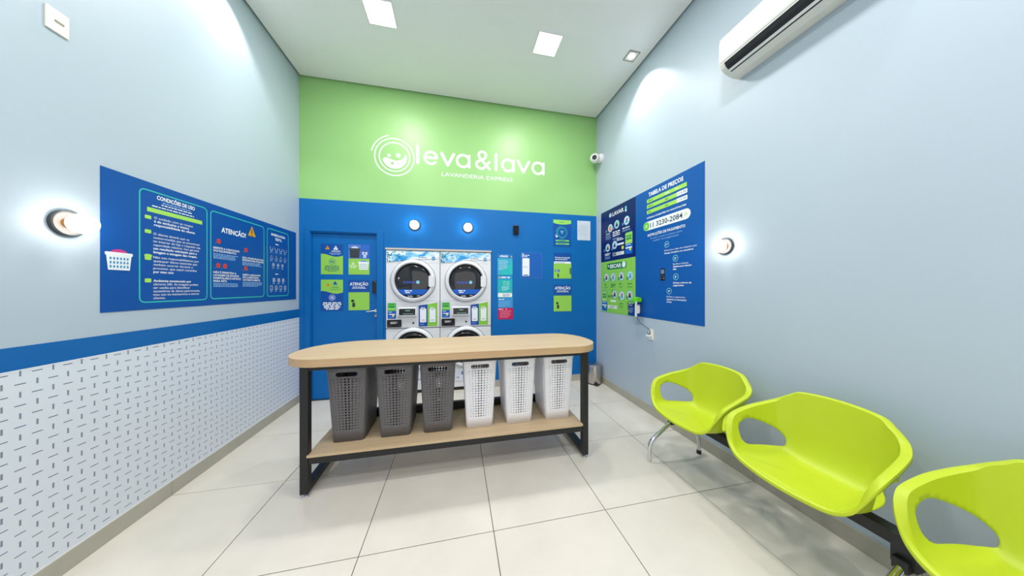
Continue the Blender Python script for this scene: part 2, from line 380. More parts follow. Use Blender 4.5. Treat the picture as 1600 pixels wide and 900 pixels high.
# ================================================================== STACKED MACHINES
GLASS = mat('dark_door_glass', (16, 15, 17), .06, coat=.6); SEAM = mat('seam_grey', (120, 122, 126), .6)
GASK = mat('grey_gasket', (70, 72, 76), .6); PANEL = mat('panel_white', (216, 217, 220), .35); HEADC = mat('header_greybeige', (196, 188, 184), .4)
MY = YB-.012
def machine(x0, x1, label, dx, num):
    cx = (x0+x1)/2; t = thing('stacked_laundry_machine', (cx, MY, 0), label, 'washing machine', 'stacked laundry machines in the blue wall')
    X0, X1 = x0+.003, x1-.003; F = MY
    obj('upper_cabinet', MB().box(X0, X1, F, F+.62, .912, 1.985, ENAMEL), t, bevel=.006)
    obj('lower_cabinet', MB().box(X0, X1, F, F+.62, .045, .904, ENAMEL), t, bevel=.006)
    obj('plinth', MB().box(X0+.01, X1-.01, F+.012, F+.6, .0, .045, BLACKP), t)
    # printed header
    hd = obj('header_panel', MB().prism([(X0+.006, 1.82), (cx-.12, 1.845), (cx, 1.868), (cx+.12, 1.866), (X1-.006, 1.878), (X1-.006, 1.978), (X0+.006, 1.978)], 1, F-.006, F, SKY), t)
    p = Print('B', F-.006); R = random.Random(3)
    p.poly([(cx-.10, 1.858), (cx+.05, 1.895), (X1-.01, 1.925), (X1-.01, 1.88), (cx+.12, 1.868), (cx, 1.870)], (236, 238, 242), 1)
    for i in range(46):
        a, b_ = X0+.015+R.random()*R.random()*.24, 1.832+R.random()*.138
        p.circ(a, b_, R.uniform(.003, .011), R.choice([(24, 110, 96), (40, 150, 160), (240, 250, 250), (30, 120, 190), (20, 80, 70)]), 2, 7)
    p.circ(X1-.086, 1.873+.012, .025, (28, 140, 200), 3); p.text(num, X1-.1, 1.877, X1-.072, .017, W_, 4, .03)
    p.grey(cx+.07, 1.884, cx+.2, .012, (120, 130, 150), 3, seed=4); p.circ(X1-.022, 1.897, .006, (150, 90, 85), 3, 8)
    p.build(hd)
    # seams round the control panel, slightly proud control panel
    sm = [(X0+.004, 1.282), (cx-.2, 1.25), (cx-.05, 1.228), (cx+.06, 1.228), (cx+.2, 1.25), (X1-.004, 1.28)]
    obj('control_panel', MB().prism([(X0+.004, .918), (X1-.004, .918)]+sm[::-1], 1, F-.008, F, PANEL), t, bevel=.002)
    q = Print('B', F-.0005); q.rect(X0+.004, 1.283, X1-.004, 1.2865, (170, 172, 176), 1); q.build(t, 'panel_seam'); q = Print('B', F-.0005); q.rect(X0+.004, 1.815, X1-.004, 1.8175, (185, 187, 190), 1); q.build(t, 'panel_seam')
    def door(cz, name):
        d = obj(name, MB().lathe([(.296, 0), (.296, .016), (.286, .034), (.27, .046), (.252, .048), (.243, .038), (.240, .018), (.240, 0)], (cx, F, cz), (0, -1, 0), ENAMEL, 72), t, loc=(cx, F, cz), smooth='auto')
        obj('door_gasket', MB().lathe([(.301, .0), (.301, .006), (.296, .008), (.292, 0)], (cx, F, cz), (0, -1, 0), GASK, 72), d, smooth='auto')
        obj('door_glass', MB().lathe([(.241, .014), (.2, .024), (.12, .032), (.0, .035)], (cx, F, cz), (0, -1, 0), GLASS, 64), d, smooth=True)
        obj('door_handle', MB().prism(rpoly(cx+.206, cz-.085, cx+.282, cz+.07, .012), 1, F-.056, F-.03, ENAMEL), d, bevel=.004)
        return d
    du = door(1.566, 'dryer_door'); dl = door(.622, 'washer_door')
    # print on the upper glass
    g = Print('B', F-.0375); th = [(math.radians(a)) for a in range(0, 1)]
    zt, zb = 1.447, 1.374; R_ = .232
    def xr_(z): return math.sqrt(max(0, R_**2-(z-1.566)**2))
    g.poly([(cx-xr_(zt), zt), (cx-xr_((zt+zb)/2), (zt+zb)/2), (cx-xr_(zb), zb), (cx+xr_(zb), zb), (cx+xr_((zt+zb)/2), (zt+zb)/2), (cx+xr_(zt), zt)], (22, 92, 190), 1)
    g.text('SECADORA', cx-.13, 1.53, cx+.026, .028, (70, 96, 200), 1, .03); g.circ(cx+.064, 1.546, .024, (96, 190, 232), 1); g.ring(cx+.064, 1.546, .015, .004, (235, 245, 250), 2, n=14)
    g.grey(cx-.11, 1.42, cx+.03, .014, W_, 2, rows=1, seed=5); g.grey(cx-.1, 1.396, cx+.02, .014, W_, 2, seed=6)
    g.grey(cx-.07, 1.352, cx+.0, .009, (200, 205, 215), 1, rows=2, step=.016, seed=7, center=True); g.grey(cx+.05, 1.352, cx+.1, .009, (200, 205, 215), 1, rows=1, seed=8)
    g.build(du, 'door_sticker')
    # display pod
    dp = obj('display_pod', MB().prism([(F, 1.205), (F-.03, 1.192), (F-.045, 1.088), (F-.03, 1.07), (F, 1.06)], 0, cx-.198, cx+.045, ENAMEL), t, bevel=.004)
    sc = MB(); a = Vector((0, F-.0325, 1.18)); b2 = Vector((0, F-.0448, 1.094))
    sc.add([(cx-.182, a.y, a.z), (cx+.03, a.y, a.z), (cx+.03, b2.y, b2.z), (cx-.182, b2.y, b2.z)], [(3, 2, 1, 0)], mat('display_black', (14, 20, 18), .15))
    sc.add([(cx-.1, a.y-.0035, 1.160), (cx-.04, a.y-.0035, 1.160), (cx-.04, a.y-.0050, 1.150), (cx-.1, a.y-.0050, 1.150), (cx-.13, a.y-.0108, 1.114), (cx+.005, a.y-.0108, 1.114), (cx+.005, a.y-.0115, 1.109), (cx-.13, a.y-.0115, 1.109)], [(3, 2, 1, 0), (7, 6, 5, 4)], mat('display_glow', (120, 160, 140), .3, emit=.4))
    obj('display', sc, dp, recalc=False)
    # stickers
    F2 = F-.008; s1 = Print('B', F2)
    L0 = x0+.027; s1.rrect(L0, 1.045, L0+.107, 1.262, .012, (20, 90, 190), 1); s1.poly(rpoly(L0+.003, 1.15, L0+.104, 1.259, .01), (88, 190, 72), 2)
    s1.grey(L0+.015, 1.235, L0+.09, .008, (30, 120, 60), 3, seed=1); s1.rect(L0+.02, 1.2, L0+.088, 1.216, (20, 130, 90), 3); s1.rect(L0+.006, 1.172, L0+.1, 1.186, (180, 225, 120), 3)
    s1.rrect(L0+.015, 1.1, L0+.095, 1.112, .005, W_, 3); s1.circ(L0+.07, 1.088, .016, (225, 225, 80), 4, ry=.014); s1.grey(L0+.015, 1.132, L0+.09, .008, W_, 3, seed=2); s1.grey(L0+.02, 1.062, L0+.09, .006, LB, 3, seed=3)
    s1.build(t, 'instruction_sticker'); s1 = Print('B', F2)
    q0 = x0+.428
    s1.poly([(q0, .93), (q0+.118, .93), (q0+.118, 1.236), (q0, 1.222)], (20, 74, 160), 1); s1.poly([(q0+.118, .93), (q0+.25, .93), (q0+.25, 1.262), (q0+.118, 1.236)], (134, 200, 66), 1)
    for a, c in ((q0+.017, (20, 74, 160)), (q0+.143, (60, 120, 50))):
        s1.rrect(a, .985, a+.085, 1.18, .014, W_, 3); s1.frame(a-.003, .982, a+.088, 1.183, .016, .004, c, 2); s1.grey(a+.012, 1.188, a+.08, .010, W_, 3, seed=9)
        s1.grey(a+.022, 1.16, a+.064, .006, DK, 4, seed=3); s1.grey(a+.02, 1.018, a+.066, .006, (180, 150, 155), 4, rows=2, step=.012, seed=4, center=True)
    s1.grey(q0+.02, .955, q0+.1, .008, LB, 3, seed=5)
    s1.build(t, 'payment_sticker')
    pr = obj('payment_reader', MB().prism(rpoly(x0+.02, .93, x0+.205, 1.032, .012), 1, F2-.014, F2, BLACKP), t, bevel=.003)
    s2 = Print('B', F2-.014); s2.rect(x0+.062, .975, x0+.155, 1.008, (120, 116, 122), 1); s2.grey(x0+.07, .99, x0+.148, .007, (215, 212, 215), 2, rows=2, step=.011, seed=11); s2.circ(x0+.185, .952, .004, (180, 180, 185), 1, 8); s2.circ(x0+.04, .952, .004, (180, 180, 185), 1, 8); s2.build(pr, 'reader_label')
    obj('key_lock', MB().lathe([(.013, 0), (.011, .008), (0, .008)], (cx-.0, F2, .982), (0, -1, 0), BLACKP, 16), t, smooth='auto')
    # lower access panel with sticker
    obj('lower_access_panel', MB().box(X0+.02, X1-.02, F-.006, F, .13, .31, mat('sticker_white', (222, 226, 236), .35)), t, bevel=.002)
    s3 = Print('B', F-.006); s3.rect(X0+.024, .135, X1-.024, .305, (224, 228, 238), .4); s3.circ(cx-.045, .245, .026, (28, 90, 170), 1); s3.ring(cx-.045, .245, .016, .004, W_, 2, n=14)
    for i in range(60): s3.circ(X0+.03+R.random()*.64, .165+.04*R.random()+.012*math.sin(i), R.uniform(.004, .012), R.choice([(60, 120, 160), (110, 160, 200), (150, 190, 220), (40, 90, 130)]), 1+i % 2, 7)
    s3.build(t, 'lower_sticker')
machine(-.935, -.219, 'left stacked washer and dryer, next to the blue door', 0, 'C1')
machine(-.219, .508, 'right stacked washer and dryer, next to the hanging notices', 0, 'C2')
tag(obj('trim_3', MB().box(-.937, .510, YB-.03, YB+.3, 1.99, 2.014, HEADC)), kind='structure')

# ================================================================== WALL LOGO LETTERING
LOGO = (232, 236, 240)
lg = thing('wall_logo', (.1, YB, 3.0), 'white smiling washing drum emblem and lettering on the green wall', 'sign')
p = Print('B', YB); ux, uz = -.823, 3.266
p.ring(ux, uz, .261, .015, LOGO, n=64); p.ring(ux, uz, .203, .015, LOGO, n=56)
p.ring(ux, uz, .305, .015, LOGO, 1, 104, 169)
arc = [(ux+.160*math.cos(a), uz+.160*math.sin(a)) for a in [math.radians(196+i*(380-196)/26) for i in range(27)]]
arc += [(ux+.125, uz+.008), (ux+.10, uz-.018), (ux+.065, uz-.04), (ux+.027, uz-.049), (ux-.02, uz-.044), (ux-.06, uz-.03), (ux-.10, uz-.016), (ux-.13, uz-.018)]
p.poly(arc, LOGO); p.circ(ux-.071, uz+.016, .021, LOGO); p.circ(ux+.048, uz+.025, .031, LOGO)
p.circ(ux-.030, uz-.087, .021, GREEN, 2); p.circ(ux+.052, uz-.094, .009, GREEN, 2, 10)
p.build(lg, 'emblem')
def stroke(p, pts, t, c, closed=False, L=1):
    """a drawn line of even width; it rises a hair along its way so that it can cross itself"""
    n = len(pts); V = []
    for i, q in enumerate(pts):
        a = pts[(i-1) % n] if (closed or i) else q; b_ = pts[(i+1) % n] if (closed or i < n-1) else q
        dx, dy = b_[0]-a[0], b_[1]-a[1]; l = math.hypot(dx, dy) or 1; nx, ny = -dy/l*t/2, dx/l*t/2
        d = .0006*L+(0 if closed else .0012*i/n); V += [p.P(q[0]+nx, q[1]+ny, d), p.P(q[0]-nx, q[1]-ny, d)]
    p.mb.add(V, [(2*i, 2*((i+1) % n), 2*((i+1) % n)+1, 2*i+1) for i in range(n if closed else n-1)], inkc(c))
    if not closed:
        for q, k in ((pts[0], -.3), (pts[-1], 2.3)): p.circ(q[0], q[1], t/2, c, L+k, 14)
def arcp(cx, cy, rx, ry, a0, a1, n=24): return [(cx+rx*math.cos(math.radians(a0+(a1-a0)*i/n)), cy+ry*math.sin(math.radians(a0+(a1-a0)*i/n))) for i in range(n+1)]
bs, TT, KL = 3.197, .042, 1.07
def letter(ch, u):
    q = Print('B', YB)
    def S(pts, t, *k): stroke(q, [(u+x*KL, bs+z*KL) for x, z in pts], t, LOGO, *k)
    if ch == 'l': S([(0, .022), (0, .235)], TT)
    if ch == 'e': S([(.02, .1), (.176, .1)]+arcp(.098, .098, .078, .078, 0, 318)[1:], TT*.85)
    if ch == 'v': S([(.01, .172), (.088, .022)], TT); S([(.088, .022), (.166, .172)], TT, False, 4.5)
    if ch == 'a': S(arcp(.1, .098, .08, .08, 0, 360)[:-1], TT*.85, True); S([(.18, .172), (.18, .022)], TT*.9, False, 2)
    if ch == '&': S([(.205, .02), (.068, .165)]+arcp(.105, .205, .05, .046, 205, -25, 14)+[(.13, .155), (.05, .115)]+arcp(.088, .076, .064, .058, 150, 300, 12)+[(.155, .06), (.2, .118)], TT*.85)
    q.build(lg, 'letter')
for ch, u in (('l', -.522), ('e', -.449), ('v', -.208), ('a', -.005), ('&', .268), ('l', .582), ('a', .656), ('v', .908), ('a', 1.126)): letter(ch, u)
p = Print('B', YB); p.text('LAVANDERIA', -.197, 3.062, .405, .056, LOGO, 1); p.build(lg, 'tagline_word'); p = Print('B', YB); p.text('EXPRESS', .44, 3.062, .836, .056, LOGO, 1); p.build(lg, 'tagline_word')

# ================================================================== POSTERS
def bars(P, u0, v0, u1, v1, c, L=1): P.rect(u0, v0, u1, v1, c, L)
def tri(P, u, v, s, c, L=2): P.poly([(u-s, v-s*.85), (u+s, v-s*.85), (u, v+s)], c, L); P.rect(u-s*.09, v-s*.2, u+s*.09, v+s*.45, DK if c != DK else W_, L+1); P.circ(u, v-s*.5, s*.12, DK, L+1, 8)
def basket_pic(P, u0, v0, u1, v1, c, hole, L=3, load=None):
    d_ = (u1-u0)*.08
    if load: P.circ((u0+u1)/2, v1-.004, (u1-u0)*.36, load, L-1, ry=(v1-v0)*.28)
    P.poly([(u0+d_, v0), (u1-d_, v0), (u1, v1), (u0, v1)], c, L); P.rrect(u0-.005, v1-.014, u1+.005, v1+.005, .006, c, L+1)
    n = 6
    for i in range(n):
        for j in range(3):
            a = u0+(u1-u0)*(.17+.66*i/(n-1)); b_ = v0+(v1-v0)*(.2+.24*j); w2 = (u1-u0)*.035; P.rrect(a-w2, b_-.007, a+w2, b_+.008, .003, hole, L+1)
# --- left wall, large blue notice of use conditions
o, P = sheet('wall_notice', 'L', XL, 1.952, 1.325, 3.830, 2.160, PB, 'large blue use conditions notice with three outlined columns on left wall', 'notice')
P.frame(2.137, 1.369, 2.612, 2.110, .035, .008, TQ); P.frame(2.637, 1.372, 3.263, 2.108, .035, .009, TQ); P.frame(3.303, 1.372, 3.675, 2.112, .035, .009, TQ)
P.text('CONDIÇÕES DE USO', 2.24, 2.062, 2.505, .027, W_, 2, .03)
P.grey(2.262, 2.044, 2.49, .006, LB, 2, 1, seed=3, center=True); P.grey(2.255, 2.028, 2.495, .007, W_, 2, seed=4, center=True); P.grey(2.211, 2.008, 2.535, .007, W_, 2, seed=8)
P.rect(2.182, 1.967, 2.566, 1.996, LG, 2)
c = .0165
P.para(['O cuidado com as roupas', ('é de exclusiva e inteira', .02), ('responsabilidade do cliente', .02)], 2.223, 1.944, c, .0235, W_, .0258)
P.para(['O cliente deverá usar os', 'cestos-medida que se encontram', 'no interior da loja e respeitar sua', 'capacidade máxima. Isso garante', ('um resultado otimizado para a', .02), ('lavagem e secagem das roupas.', .02)], 2.219, 1.836, c, .0243, W_, .0245)
P.para(['Não nos responsabilizamos por', 'quaisquer danos materiais que', 'venham ocorrer durante o', 'processo, que sejam causados', ('por mau uso.', .02)], 2.219, 1.680, c, .0243, W_, .0250)
P.para([('Ambiente monitorado por', .02), 'câmeras 24h. As imagens podem', 'ser usadas para identificar', 'causadores de danos patrimoniais,', 'mau uso ou transtornos a outros', 'clientes.'], 2.219, 1.523, c, .0232, W_, .0238)
for a, b_ in ((1.930, .012), (1.836, .012), (1.667, .018), (1.515, .013)):
    P.rrect(2.168, b_*-1+a, 2.206, a+b_, .006, LG, 3)
P.poly([(2.164, 1.682), (2.178, 1.688), (2.197, 1.688), (2.211, 1.682), (2.208, 1.67), (2.166, 1.67)], LG, 4)
basket_pic(P, 1.973, 1.572, 2.098, 1.672, (232, 236, 240), (60, 140, 190), 3, (205, 60, 130))
P.text('ATENÇÃO!', 2.741, 1.945, 3.012, .043, W_, 2, .03); P.poly([(3.036, 1.974), (3.140, 1.974), (3.09, 2.073)], (214, 160, 20), 3); P.rect(3.084, 2.0, 3.094, 2.045, DK, 4); P.circ(3.089, 1.987, .006, DK, 4, 8)
def nosign(u, v): P.circ(u, v, .021, (214, 70, 62), 3, 18); P.rect(u-.012, v-.003, u+.012, v+.003, (150, 40, 40), 4); P.poly([(u-.04, v-.035), (u-.02, v-.02), (u-.014, v-.012), (u-.03, v-.012)], (40, 120, 160), 2)
for a, b_ in ((2.715, 1.862), (3.012, 1.828), (2.710, 1.656), (2.778, 1.656), (3.012, 1.652)): nosign(a, b_)
P.text('RESPEITE A CAPACIDADE', 2.665, 1.795, 2.935, .017, W_, 2, .02); P.text('DOS EQUIPAMENTOS.', 2.665, 1.771, 2.902, .017, W_, 2, .02); P.grey(2.665, 1.75, 2.94, .006, LB, 2, 4, .012, 3)
P.text('NÃO UTILIZE PRODUTOS', 2.971, 1.745, 3.250, .017, W_, 2, .02); P.text('IMPRÓPRIOS PARA MÁQUINAS', 2.971, 1.722, 3.250, .017, W_, 2, .02); P.grey(2.971, 1.706, 3.245, .006, LB, 2, 3, .012, 5)
for i, (s_, e) in enumerate((('NÃO É PERMITIDA A', 2.90), ('LAVAGEM DE ROUPAS', 2.93), ('HOSPITALARES E ARTIGOS', 2.953), ('PARA PETS.', 2.80))): P.text(s_, 2.665, 1.590-i*.0245, e, .017, W_, 2, .02)
P.grey(2.665, 1.500, 2.967, .006, LB, 2, 3, .012, 6)
for i, (s_, e) in enumerate((('SABÃO E AMACIANTE', 3.205), ('SÃO ALIMENTADOS', 3.18), ('AUTOMATICAMENTE.', 3.204))): P.text(s_, 2.974, 1.583-i*.0245, e, .017, W_, 2, .02)
P.grey(2.974, 1.516, 3.245, .006, LB, 2, 4, .012, 7)
P.text('SIMBOLOGIA', 3.368, 2.040, 3.612, .026, W_, 2, .03); P.text('TÊXTIL', 3.43, 1.996, 3.549, .026, W_, 2, .03)
P.grey(3.44, 1.948, 3.545, .009, W_, 2, seed=2); P.grey(3.437, 1.616, 3.543, .009, W_, 2, seed=2)
for i in range(4):
    u = 3.375+i*.078
    v = 1.893; stroke(P, [(u-.024, v+.018), (u-.017, v-.012), (u+.017, v-.012), (u+.024, v+.018)], .004, W_, False, 2); P.grey(u-.022, v-.03, u+.022, .005, LB, 2, 2, .009, i)
    v = 1.800; stroke(P, [(u-.022, v-.014), (u, v+.022), (u+.022, v-.014)], .004, W_, True, 2); P.grey(u-.022, v-.03, u+.022, .005, LB, 2, 2, .009, i+3)
    v = 1.468; P.frame(u-.019, v-.022, u+.019, v+.022, .004, .004, W_, 2); P.grey(u-.02, v-.036, u+.02, .005, LB, 2, 2, .009, i+8)
    if i % 2: P.rect(u-.012, v-.004, u+.012, v, W_, 3)
for i in range(3):
    u = 3.405+i*.078; P.ring(u, 1.722, .018, .004, W_, 2, n=16); P.circ(u, 1.722, .006, W_, 2, 8); P.grey(u-.02, 1.69, u+.02, .005, LB, 2, 2, .009, i)
    u = 3.415+i*.08; P.frame(u-.019, 1.535, u+.019, 1.573, .004, .004, W_, 2); P.ring(u, 1.554, .012, .004, W_, 2, n=14); P.grey(u-.02, 1.52, u+.02, .005, LB, 2, 2, .009, i)
P.build(o)

# --- right wall (u = -y)
def U(y): return -y
o, P = sheet('price_board', 'R', XR, U(2.944), 1.115, U(1.996), 2.622, (16, 88, 168), 'large blue price and payment board on the right wall', 'notice')
P.text('TABELA DE PREÇOS', U(2.712), 2.535, U(2.226), .045, W_, 2, .03)
for i, v in enumerate((2.464, 2.400, 2.334)):
    P.rrect(U(2.739), v, U(2.185), v+.042, .004, LG, 2)
    if i:
        P.rrect(U(2.306), v, U(2.178), v+.044, .008, W_, 3); P.text('15,90', U(2.27), v+.012, U(2.19), .024, (60, 100, 110), 4)
        P.grey(U(2.297), v+.018, U(2.28), .006, (150, 170, 160), 4)
    P.grey(U(2.72), v+.014, U(2.72)+(.13, .085, .075)[i], .012, (90, 150, 70), 3, seed=i)
    P.grey(U(2.46), v+.014, U(2.46)+.06, .012, (90, 150, 70) if i else W_, 3, seed=i+4)
P.grey(U(2.33), 2.478, U(2.24), .013, (225, 245, 200), 3, seed=2)
P.text('DÚVIDAS, SUGESTÕES OU SOLICITAÇÕES', U(2.739), 2.279, U(2.192), .016, W_, 2, .03)
P.rrect(U(2.800), 2.142, U(2.142), 2.246, .052, W_, 2); P.circ(U(2.748), 2.194, .050, (120, 205, 90), 3, 24); P.circ(U(2.748), 2.194, .018, (190, 232, 160), 4); P.circ(U(2.195), 2.194, .02, (214, 226, 190), 3)
P.text('11 3230-2084', U(2.685), 2.166, U(2.235), .055, (40, 62, 78), 3, .015)
P.text('INSTRUÇÕES DE PAGAMENTO', U(2.726), 2.068, U(2.203), .029, W_, 2, .02)
P.text('Confira o passo-a-passo para', U(2.684), 2.030, U(2.243), .020, LB, 2, 0, .2); P.text('realizar seu pagamento', U(2.642), 1.999, U(2.284), .020, LB, 2, 0, .2)
for i, (y, v) in enumerate(((2.438, 1.932), (2.323, 1.772), (2.318, 1.581), (2.406, 1.433))):
    P.ring(U(y), v, .034, .006, (120, 205, 215), 2, n=24); P.text('%dº' % (i+1), U(y)-.014, v-.012, U(y)+.014, .022, W_, 2, .03)
P.text('Selecione o tipo de máquina que', U(2.473), 1.862, U(2.075), .017, W_, 2); P.text('deseja: lavadora ou secadora', U(2.473), 1.832, U(2.112), .017, W_, 2, .02)
P.text('Escolha a máquina.', U(2.354), 1.706, U(2.165), .017, W_, 2); P.text('Atente-se ao número', U(2.354), 1.680, U(2.131), .017, W_, 2, .03); P.text('dela.', U(2.354), 1.654, U(2.308), .017, W_, 2, .03)
P.text('Defina a forma de', U(2.351), 1.511, U(2.133), .017, W_, 2, .02); P.text('pagamento', U(2.351), 1.485, U(2.22), .017, W_, 2, .02)
P.text('Realize o pagamento', U(2.44), 1.366, U(2.205), .017, W_, 2); P.text('seguindo as instruções', U(2.44), 1.338, U(2.19), .017, W_, 2, .02); P.text('da tela.', U(2.44), 1.311, U(2.37), .017, W_, 2, .02)
P.rrect(U(2.528), 1.545, U(2.464), 1.680, .008, (26, 28, 34), 2); P.rrect(U(2.52), 1.622, U(2.474), 1.667, .003, (120, 135, 150), 3)
for i in range(3):
    for j in range(3): P.rect(U(2.519)+i*.016, 1.582+j*.012, U(2.519)+i*.016+.011, 1.590+j*.012, (70, 74, 84), 3)
P.rect(U(2.519), 1.566, U(2.508), 1.574, (210, 50, 50), 3); P.rect(U(2.485), 1.566, U(2.474), 1.574, (210, 190, 60), 3)
P.build(o)
o, P = sheet('washing_instructions', 'R', XR, U(3.752), 1.862, U(2.947), 2.620, NB, 'dark navy wash instruction sheet on right wall, above the green sheet', 'notice')
P.circ(U(3.500), 2.527, .030, (214, 230, 245), 2); P.ring(U(3.5), 2.527, .02, .004, (60, 110, 180), 3, n=18)
P.text('LAVAR', U(3.445), 2.500, U(3.182), .055, W_, 2, .02); P.rrect(U(3.155), 2.485, U(3.120), 2.555, .005, (120, 200, 235), 2); P.rect(U(3.150), 2.485, U(3.125), 2.51, W_, 3)
def medal(u, v, a, b_, c_):
    P.circ(u, v, .060, (120, 200, 235), 2, 24); P.circ(u, v, .053, a, 3, 24); P.poly([(u-.03, v-.035), (u+.028, v-.03), (u+.02, v+.02), (u-.015, v+.03)], b_, 4); P.circ(u+.012, v+.018, .016, c_, 5, 10)
medal(U(3.50), 2.340, (224, 214, 200), (230, 140, 60), (90, 170, 210)); medal(U(3.34), 2.360, (190, 222, 226), (30, 50, 90), (90, 190, 60)); medal(U(3.119), 2.360, (220, 232, 238), (90, 160, 190), (210, 80, 60))
medal(U(3.566), 2.063, (200, 222, 228), (60, 60, 66), (226, 150, 60)); medal(U(3.391), 2.078, (214, 226, 236), (40, 70, 120), (120, 190, 220))
for y, v in ((3.60, 2.31), (3.42, 2.32), (3.2, 2.33), (3.65, 2.03), (3.45, 2.03)): P.ring(U(y), v, .018, .006, (150, 200, 230), 5, n=12)
P.grey(U(3.61), 2.262, U(3.50), .010, W_, 2, seed=1); P.grey(U(3.62), 2.24, U(3.47), .006, LB, 2, 4, .018, 2)
P.grey(U(3.438), 2.255, U(3.245), .015, W_, 2, 3, .026, 3); P.grey(U(3.438), 2.17, U(3.26), .006, LB, 2, 2, .015, 5)
P.grey(U(3.213), 2.262, U(3.013), .014, W_, 2, 1, seed=12); P.grey(U(3.213), 2.24, U(3.03), .006, LB, 2, 2, .015, 5)
P.grey(U(3.34), 2.145, U(3.19), .012, W_, 2, 2, .02, 6); P.rrect(U(3.33), 2.06, U(3.18), 2.085, .004, W_, 2)
P.grey(U(3.643), 1.968, U(3.49), .013, W_, 2, 2, .02, 7); P.grey(U(3.643), 1.925, U(3.5), .006, LB, 2, 3, .014, 8)
P.rrect(U(3.438), 1.922, U(3.175), 1.968, .003, (226, 228, 232), 2); P.rect(U(3.432), 1.927, U(3.35), 1.963, (110, 112, 118), 3); P.grey(U(3.33), 1.95, U(3.2), .006, (120, 120, 130), 3, 2, .014, 2)
P.circ(U(3.205), 2.015, .026, (225, 222, 60), 3)
def leaflet(u0, v0, u1, v1):
    P.rrect(u0, v0, u1, v1, .014, (28, 100, 200), 3); m_ = v0+(v1-v0)*.46; P.rrect(u0+.004, m_, u1-.004, v1-.004, .012, (150, 214, 90), 4)
    h_ = v1-v0
    P.rect(u0+.02, v1-.22*h_, u1-.02, v1-.16*h_, (40, 150, 70), 5); P.rect(u0+.02, v1-.35*h_, u1-.02, v1-.27*h_, (40, 150, 90), 5); P.rect(u0+.02, v1-.47*h_, u1-.02, v1-.41*h_, (190, 230, 120), 5)
    P.grey(u0+.02, m_-.06*h_, u1-.02, .008, W_, 5, seed=3); P.rrect(u0+.012, v0+.25*h_, u1-.012, v0+.31*h_, .004, W_, 5); P.circ(u1-.045, v0+.2*h_, .02, (225, 222, 60), 6)
leaflet(U(3.150), 1.915, U(2.998), 2.200)
P.build(o)
o, P = sheet('drying_instructions', 'R', XR, U(3.752), 1.103, U(2.947), 1.860, (140, 204, 84), 'lime green dry instruction sheet on right wall, below the navy sheet', 'notice')
P.rrect(U(3.585), 1.735, U(3.122), 1.825, .03, (24, 120, 70), 2); P.text('SECAR', U(3.511), 1.755, U(3.235), .052, W_, 3, .035); P.circ(U(3.180), 1.785, .042, (222, 244, 236), 3); P.rrect(U(3.56), 1.775, U(3.53), 1.80, .004, W_, 3)
for i, (y, v) in enumerate(((3.600, 1.622), (3.430, 1.622), (3.236, 1.626), (3.048, 1.625), (3.390, 1.377), (3.225, 1.360), (3.055, 1.371))):
    R = random.Random(i); medal(U(y), v, R.choice([(190, 222, 226), (214, 226, 236)]), R.choice([(40, 50, 90), (60, 60, 66), (90, 160, 190)]), R.choice([(226, 150, 60), (210, 80, 60), (120, 190, 220)])); P.ring(U(y)-.055, v-.03, .02, .007, (26, 50, 70), 5, n=12)
    if i < 4: P.grey(U(y)-.055, v-.11, U(y)+.06, .012, (40, 110, 60), 2, (1, 3, 1, 1)[i], .02, i); P.grey(U(y)-.055, v-.14 if i != 1 else v-.19, U(y)+.055, .006, (80, 150, 70), 2, 2, .014, i)
    elif i > 4: P.grey(U(y)-.055, v-.115, U(y)+.06, .012, (40, 110, 60), 2, 1, .02, i); P.grey(U(y)-.055, v-.14, U(y)+.055, .006, (80, 150, 70), 2, 3, .014, i)
P.grey(U(3.56), 1.345, U(3.44), .01, (40, 110, 60), 2, 2, .018, 5); P.rrect(U(3.49), 1.265, U(3.36), 1.292, .004, (235, 248, 228), 2)
P.rrect(U(3.561), 1.168, U(3.335), 1.215, .003, (226, 232, 226), 2); P.grey(U(3.52), 1.195, U(3.36), .007, (120, 120, 130), 3, 2, .014, 2); leaflet(U(3.722), 1.122, U(3.585), 1.425)
P.build(o)

# --- door notices (on the recessed leaf)
k_ = (DY/YB)
def dx(u): return u*k_
def dz(v): return CH+(v-CH)*k_
def dsheet(u0, v0, u1, v1, c, lab): return sheet('door_notice', 'B', DY, dx(u0), dz(v0), dx(u1), dz(v1), c, lab, 'notice', .002, None)
G2 = (150, 208, 86); B2 = (18, 80, 160)
def wavy(P, u0, u1, v, a, vend, c, L):      # wavy edged field between v and vend
    P.poly([(u0, vend)]+[(u1, vend)]+[(u1-(u1-u0)*i/14, v+a*math.sin(i/14*math.pi*1.6)) for i in range(15)], c, L)
o, P = dsheet(-1.721, 1.644, -1.461, 2.045, B2, 'upper left door notice with green lower field and warning triangle')
a0, a1 = dx(-1.721), dx(-1.461); wavy(P, a0, a1, dz(1.895), -.018, dz(1.6445), G2, 1)
tri(P, dx(-1.548), 1.998, .030, W_, 2); tri(P, dx(-1.645), 2.0, .027, (222, 160, 30), 2); P.text('ATENÇÃO', dx(-1.600), 1.943, dx(-1.492), .019, W_, 2, .02); P.grey(dx(-1.625), 1.922, dx(-1.475), .007, LB, 2, 2, .013, 1, True)
P.ring(dx(-1.59), 1.815, .040, .004, B2, 2, n=24); P.rrect(dx(-1.61), 1.80, dx(-1.597), 1.832, .005, B2, 2); P.rrect(dx(-1.585), 1.796, dx(-1.572), 1.828, .005, B2, 2); P.grey(dx(-1.69), 1.752, dx(-1.49), .009, (40, 110, 110), 2, 5, .017, 2, True)
P.build(o)
o, P = dsheet(-1.396, 1.645, -1.140, 2.048, (52, 104, 196), 'upper right door notice picturing a dark and a pale laundry basket')
